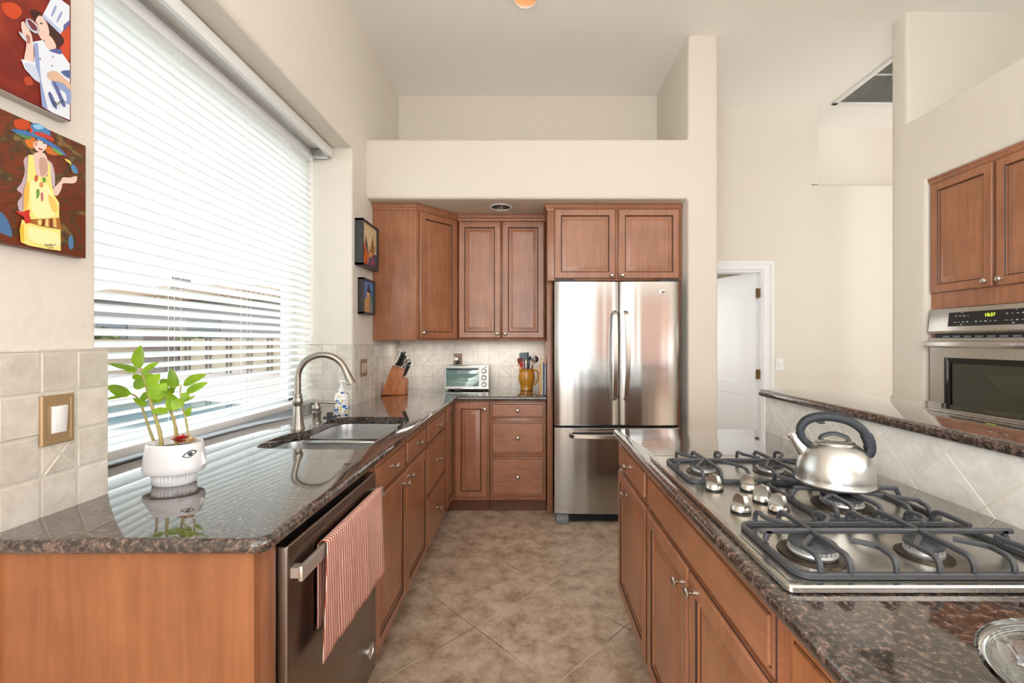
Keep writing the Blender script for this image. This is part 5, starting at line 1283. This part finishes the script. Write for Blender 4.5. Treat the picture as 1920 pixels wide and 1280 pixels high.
# cook in white drinking
xp2 = -1.158
f = lambda x, y: wallpt(x/5.336, y/5.336, xp2)
BG1 = mottled('red_ground', [(0.3, (92, 20, 18)), (0.5, (124, 34, 24)), (0.68, (170, 60, 30))], 5, 3)
t = thing('painting', (-1.175, 0.96, 1.892), 'unframed red painting of a cook in white drinking from a glass', 'painting', 'paintings beside the window')
cv = MB().box(-1.1895, xp2, 0.815, 1.1057, 1.894, 2.25, 0, 0.0015).build('canvas', BG1, t)
MB().box(-1.1892, xp2-0.004, 0.82, 1.1045, 1.8925, 1.8945).build('canvas_edge', pmat('raw_canvas', (206, 204, 202), 0.7), t)
WH, BLU, BL2 = (220, 226, 236), (142, 158, 200), (86, 96, 150)
flat_layers('painted_figure', [
    ((196, 70, 30), [(20, 40), (140, 30), (220, 110), (160, 190), (60, 150)], True), ((200, 72, 34), [(610, 300), (690, 230), (690, 600), (620, 520), (590, 440)], True), ((176, 66, 34), [(240, 780), (300, 770), (330, 840), (260, 850)], True),
    ((60, 26, 22), [(300, 100), (380, 110), (420, 160), (390, 200), (340, 200)], True),
    ((66, 34, 28), [(450, 230), (560, 300), (640, 400), (600, 470), (520, 470), (480, 380)], True),
    (SK, [(370, 170), (410, 160), (465, 230), (490, 330), (470, 380), (420, 400), (380, 340), (370, 300), (352, 235)], True),
    (SK, [(440, 380), (500, 360), (560, 470), (500, 500), (460, 490)], True),
    ((190, 140, 120), [(352, 230), (370, 225), (385, 300), (368, 300)], True), ((150, 60, 56), [(372, 300), (385, 296), (390, 310), (376, 314)], True), ((70, 60, 70), [(395, 225), (420, 232), (418, 244), (396, 238)], True),
    (WH, [(530, -60), (690, 60), (690, 200), (600, 340), (415, 165)], False), ((176, 190, 222), [(430, 140), (610, 310), (595, 340), (415, 165)], False), (BL2, [(630, 250), (690, 200), (690, 240), (625, 320)], False), (BLU, [(540, 60), (560, 70), (520, 160), (505, 150)], True), (BLU, [(600, 120), (618, 130), (570, 220), (560, 205)], True),
    (SK, [(205, 230), (240, 225), (300, 330), (320, 430), (325, 620), (235, 610), (255, 440), (215, 330)], True), ((176, 120, 110), [(250, 350), (290, 360), (290, 430), (260, 430)], True),
    (WH, [(315, 420), (420, 400), (470, 490), (590, 500), (690, 640), (690, 1200), (520, 1130), (410, 1060), (390, 830), (340, 800), (240, 690), (200, 590), (330, 620), (340, 520)], False),
    (BLU, [(325, 430), (370, 430), (400, 800), (470, 1090), (410, 1060), (390, 830), (350, 700)], False),
    ((196, 206, 226), [(230, 640), (330, 650), (380, 760), (380, 820), (300, 760)], True),
    (BL2, [(480, 500), (590, 490), (605, 540), (540, 530)], True), (BL2, [(600, 715), (690, 705), (690, 780), (640, 760)], True), (BLU, [(500, 820), (600, 800), (690, 900), (690, 1040), (600, 1000), (540, 900)], True), (WH, [(560, 900), (640, 930), (650, 1010), (590, 1000)], True), (BL2, [(470, 940), (500, 930), (560, 1080), (520, 1060)], True), (BL2, [(520, 830), (545, 830), (640, 1040), (610, 1050)], True),
    ((214, 178, 150), [(460, 730), (540, 710), (620, 770), (690, 840), (690, 900), (610, 830), (490, 800)], True),
    ((150, 154, 172), [(380, 580), (392, 575), (396, 592), (384, 596)], True), ((150, 154, 172), [(506, 562), (520, 560), (522, 574), (508, 578)], True), ((150, 154, 172), [(500, 652), (514, 650), (516, 664), (502, 666)], True),
    ((190, 200, 214), [(240, 200), (290, 190), (360, 260), (370, 320), (330, 330), (260, 270)], True), ((110, 50, 56), [(255, 205), (285, 200), (350, 268), (352, 308), (300, 290)], True), ((200, 206, 220), [(172, 322), (186, 320), (250, 390), (240, 412), (196, 366)], True),
], f, X, t)
sg = MB()
for seq in ([(505, 1010), (520, 1050), (535, 1015), (545, 1055), (560, 1020)], [(565, 1045), (575, 1010), (590, 1035), (605, 1000), (625, 1015)]): sg.tube(spline([f(*p)+X*0.0055 for p in seq], 4), 0.0005, 6)
sg.build('signature', DGREY, t)

# two small framed pictures at the corner
FRB = pmat('dark_frame', (44, 42, 42), 0.35)
def framed(y0, y1, z0, z1, xd, label, bgm, layers):
    t = thing('framed_picture', (XL+0.001, (y0+y1)/2, z0), label, 'picture', 'framed pictures at the corner')
    w_ = 0.014; xs = XL+0.001; fr = MB()
    for q in ((y0, y0+w_, z0, z1), (y1-w_, y1, z0, z1), (y0, y1, z0, z0+w_), (y0, y1, z1-w_, z1)): fr.box(xs, xs+xd, q[0], q[1], q[2], q[3])
    fr.build('frame', FRB, t)
    xc = xs+xd-0.010; MB().box(xs+0.004, xc, y0+w_*0.8, y1-w_*0.8, z0+w_*0.8, z1-w_*0.8).build('canvas', bgm, t)
    fp = lambda a, b_: V((xc, y0+w_+(y1-y0-2*w_)*a, z0+w_+(z1-z0-2*w_)*b_))
    flat_layers('painted_scene', layers, fp, X, t)
framed(2.985, 3.288, 1.862, 2.180, 0.056, 'larger dark framed picture of pointed rocks, beside the corner wall cabinet', mottled('pale_sky', [(0.3, (206, 178, 130)), (0.7, (232, 214, 176))], 14), [
    ((60, 74, 84), [(0.15, 0.30), (0.22, 0.72), (0.30, 0.60), (0.40, 0.40), (0.45, 0.25)], False), ((150, 104, 60), [(0.40, 0.25), (0.62, 0.55), (0.70, 0.80), (0.76, 0.60), (0.90, 0.52), (0.80, 0.30), (0.9, 0.2)], False), ((92, 60, 44), [(0.66, 0.58), (0.71, 0.78), (0.76, 0.62), (0.72, 0.55)], False),
    ((206, 110, 44), [(0.0, 0.0), (0.0, 0.50), (0.10, 0.52), (0.20, 0.46), (0.34, 0.36), (0.42, 0.22), (0.34, 0.0)], False), ((170, 60, 30), [(0.02, 0.35), (0.12, 0.44), (0.2, 0.3), (0.1, 0.2)], True), ((176, 70, 30), [(0.18, 0.05), (0.26, 0.16), (0.34, 0.08), (0.28, 0.0)], True),
    ((214, 150, 90), [(0.4, 0.24), (0.55, 0.36), (0.7, 0.34), (0.62, 0.22)], True), ((92, 72, 104), [(0.36, 0.0), (0.44, 0.22), (0.62, 0.24), (0.80, 0.34), (1.0, 0.36), (1.0, 0.0)], False), ((150, 60, 60), [(0.6, 0.12), (0.8, 0.2), (0.84, 0.12), (0.68, 0.06)], True)])
framed(3.035, 3.258, 1.530, 1.782, 0.042, 'smaller dark framed picture of a tower under a blue sky', mottled('blue_sky', [(0.3, (54, 92, 160)), (0.7, (110, 150, 206))], 16), [
    ((200, 160, 104), [(0.0, 0.0), (0.0, 0.36), (0.2, 0.42), (0.36, 0.46), (0.6, 0.3), (0.6, 0.0)], False), ((86, 130, 110), [(0.45, 0.0), (0.5, 0.42), (0.75, 0.56), (1.0, 0.5), (1.0, 0.0)], False), ((132, 140, 140), [(0.62, 0.0), (0.66, 0.3), (0.9, 0.34), (1, 0.1), (1, 0)], True),
    ((206, 150, 96), [(0.34, 0.0), (0.36, 0.70), (0.70, 0.68), (0.62, 0.3), (0.58, 0.0)], False), ((224, 180, 130), [(0.38, 0.5), (0.40, 0.68), (0.6, 0.66), (0.52, 0.5)], True), ((140, 90, 60), [(0.62, 0.52), (0.64, 0.68), (0.70, 0.68), (0.66, 0.52)], False),
    ((36, 48, 66), [(0.36, 0.70), (0.44, 0.80), (0.52, 0.98), (0.60, 0.84), (0.72, 0.70)], False), ((70, 50, 44), [(0.3, 0.66), (0.34, 0.72), (0.8, 0.68), (0.84, 0.62)], False), ((60, 44, 40), [(0.42, 0.1), (0.46, 0.1), (0.46, 0.16), (0.42, 0.16)], False)])

t = thing('reflection_cabinet', (4.0, -5.0, 0), 'tall brown cabinet added out of view to be mirrored in the refrigerator door', 'cabinet')
MB().box(2.2, 5.0, -5.24, -4.75, 0, 2.6).build('carcass', WDARK, t)  # unseen block added to put brown into the refrigerator reflections
for k in range(4): front('door', t, (2.25+0.68*k+0.64, -4.75, 0.1), -X, Y, 0.64, 2.4, (0.05, 1.1))
# ------------------------------------------------------------------ garden seen between the slats
def ex(o): o['kind'] = 'structure'; return o
GZ = -0.15
CONC = pmat('pool_deck', (134, 124, 117), 0.9, bump=(6, 0.2, 0.01))
ex(MB().box(-60, -1.67, -12, 60, GZ-0.1, GZ).build('ground', CONC))
pw = pmat('pool_water', (62, 94, 99), 0.06)
o = MB().prism([(p[0], p[1]) for p in fillet([(-11.0, 4.0, 1.0), (-5.0, 4.0, 1.2), (-4.6, 9.2, 1.2), (-10.5, 12.0, 1.4)], 8)], 'z', GZ-0.02, GZ+0.012).build('pool_water', pw); ex(o)
BLKW = pmat('garden_wall_block', (126, 112, 90), 0.9, bump=(14, 0.8, 0.05))
o = MB().box(-30, -17.35, 19.8, 20.1, GZ, 1.30).box(-30, -17.35, 19.75, 20.15, 1.30, 1.42).build('garden_wall', BLKW); ex(o)
o = MB().box(-17.2, -16.3, 19.5, 20.3, GZ, 1.75).box(-17.3, -16.2, 19.4, 20.4, 1.75, 1.9).build('garden_pillar', pmat('pillar_stucco', (87, 77, 70), 0.9)); tag(o, 'square stucco gate pillar beyond the pool, at the end of the garden wall', 'pillar'); o['kind'] = 'thing'
t = thing('picket_fence', (-14, 20.3, GZ), 'cream fence with paired dark uprights beyond the pool', 'fence')
MB().box(-16.15, -9.5, 20.25, 20.3, GZ+0.1, 1.45).build('panel', pmat('fence_cream', (144, 132, 109), 0.8), t)
for k in range(7): MB().box(-15.9+k*0.95, -15.85+k*0.95, 20.18, 20.25, GZ, 1.5).box(-15.72+k*0.95, -15.67+k*0.95, 20.18, 20.25, GZ, 1.5).build('post', pmat('fence_post', (72, 63, 53), 0.8), t)
lm2 = pmat('hedge_leaf', (77, 87, 47), 0.8)
random.seed(11)
for k, (hx_, hy_, r_, lab) in enumerate(((-26.5, 22.5, 1.3, 'olive green shrub behind the left end of the garden wall'), (-22.0, 22.5, 1.1, 'olive green shrub behind the middle of the garden wall'), (-18.0, 22.5, 0.9, 'olive green shrub behind the gate pillar'))):
    mb = MB()
    for q in range(150):
        a, b_, rr = random.uniform(0, 2*pi), random.uniform(-0.3, 1), random.uniform(0.6, 1.0)*r_
        c_ = V((hx_+cos(a)*rr*1.6*sqrt(max(0, 1-b_*b_)), hy_+sin(a)*rr*sqrt(max(0, 1-b_*b_)), 0.9+b_*rr)); d1 = V((random.uniform(-1, 1), random.uniform(-1, 1), random.uniform(-1, 1))).normalized(); d2 = d1.orthogonal().normalized()
        mb.add([c_-d1*0.3, c_+d2*0.16, c_+d1*0.3, c_-d2*0.16], [[0, 1, 2, 3]])
    t = thing('garden_shrub', (hx_, hy_, GZ), lab, 'shrub', 'shrubs over the garden wall')
    mb.build('foliage', lm2, t, weld=False)
    MB().tube([(hx_, hy_, GZ), (hx_, hy_, 1.2)], 0.12, 8).build('trunk', pmat('shrub_trunk', (92, 77, 58), 0.9), t)
t = thing('house', (-24, 34, GZ), 'grey neighbouring house with tan tiled roof beyond the garden', 'house')
HW = pmat('house_stucco', (107, 105, 102), 0.9)
MB().box(-33.5, -12, 32, 40, GZ, 4.3).build('wall', HW, t)
RT = pmat('roof_tile', (119, 102, 82), 0.9)
rf = MB(); rf.loops([[V((-34.4, 31.2, 4.3)), V((-11, 31.2, 4.3)), V((-11, 41, 4.3)), V((-34.4, 41, 4.3))], [V((-34.4, 31.2, 4.5)), V((-11, 31.2, 4.5)), V((-11, 41, 4.5)), V((-34.4, 41, 4.5))], [V((-29, 36, 6.0)), V((-14, 36, 6.0)), V((-14, 36.2, 6.0)), V((-29, 36.2, 6.0))]], 0, True, True)
for k in range(46): rf.tube([(-34.2+k*0.5, 31.1, 4.52), (-31.8+k*0.39, 33.6, 5.27)], 0.10, 6)
rf.build('roof', RT, t)
MB().box(-27.8, -26.9, 34.0, 34.8, 5.2, 6.7).build('chimney', HW, t)
for x0, x1 in ((-31.6, -29.4), (-25.0, -22.6), (-18.0, -15.5)): MB().box(x0, x1, 31.93, 32.0, 1.5, 2.9).build('window', pmat('house_window', (52, 58, 62), 0.2), t)
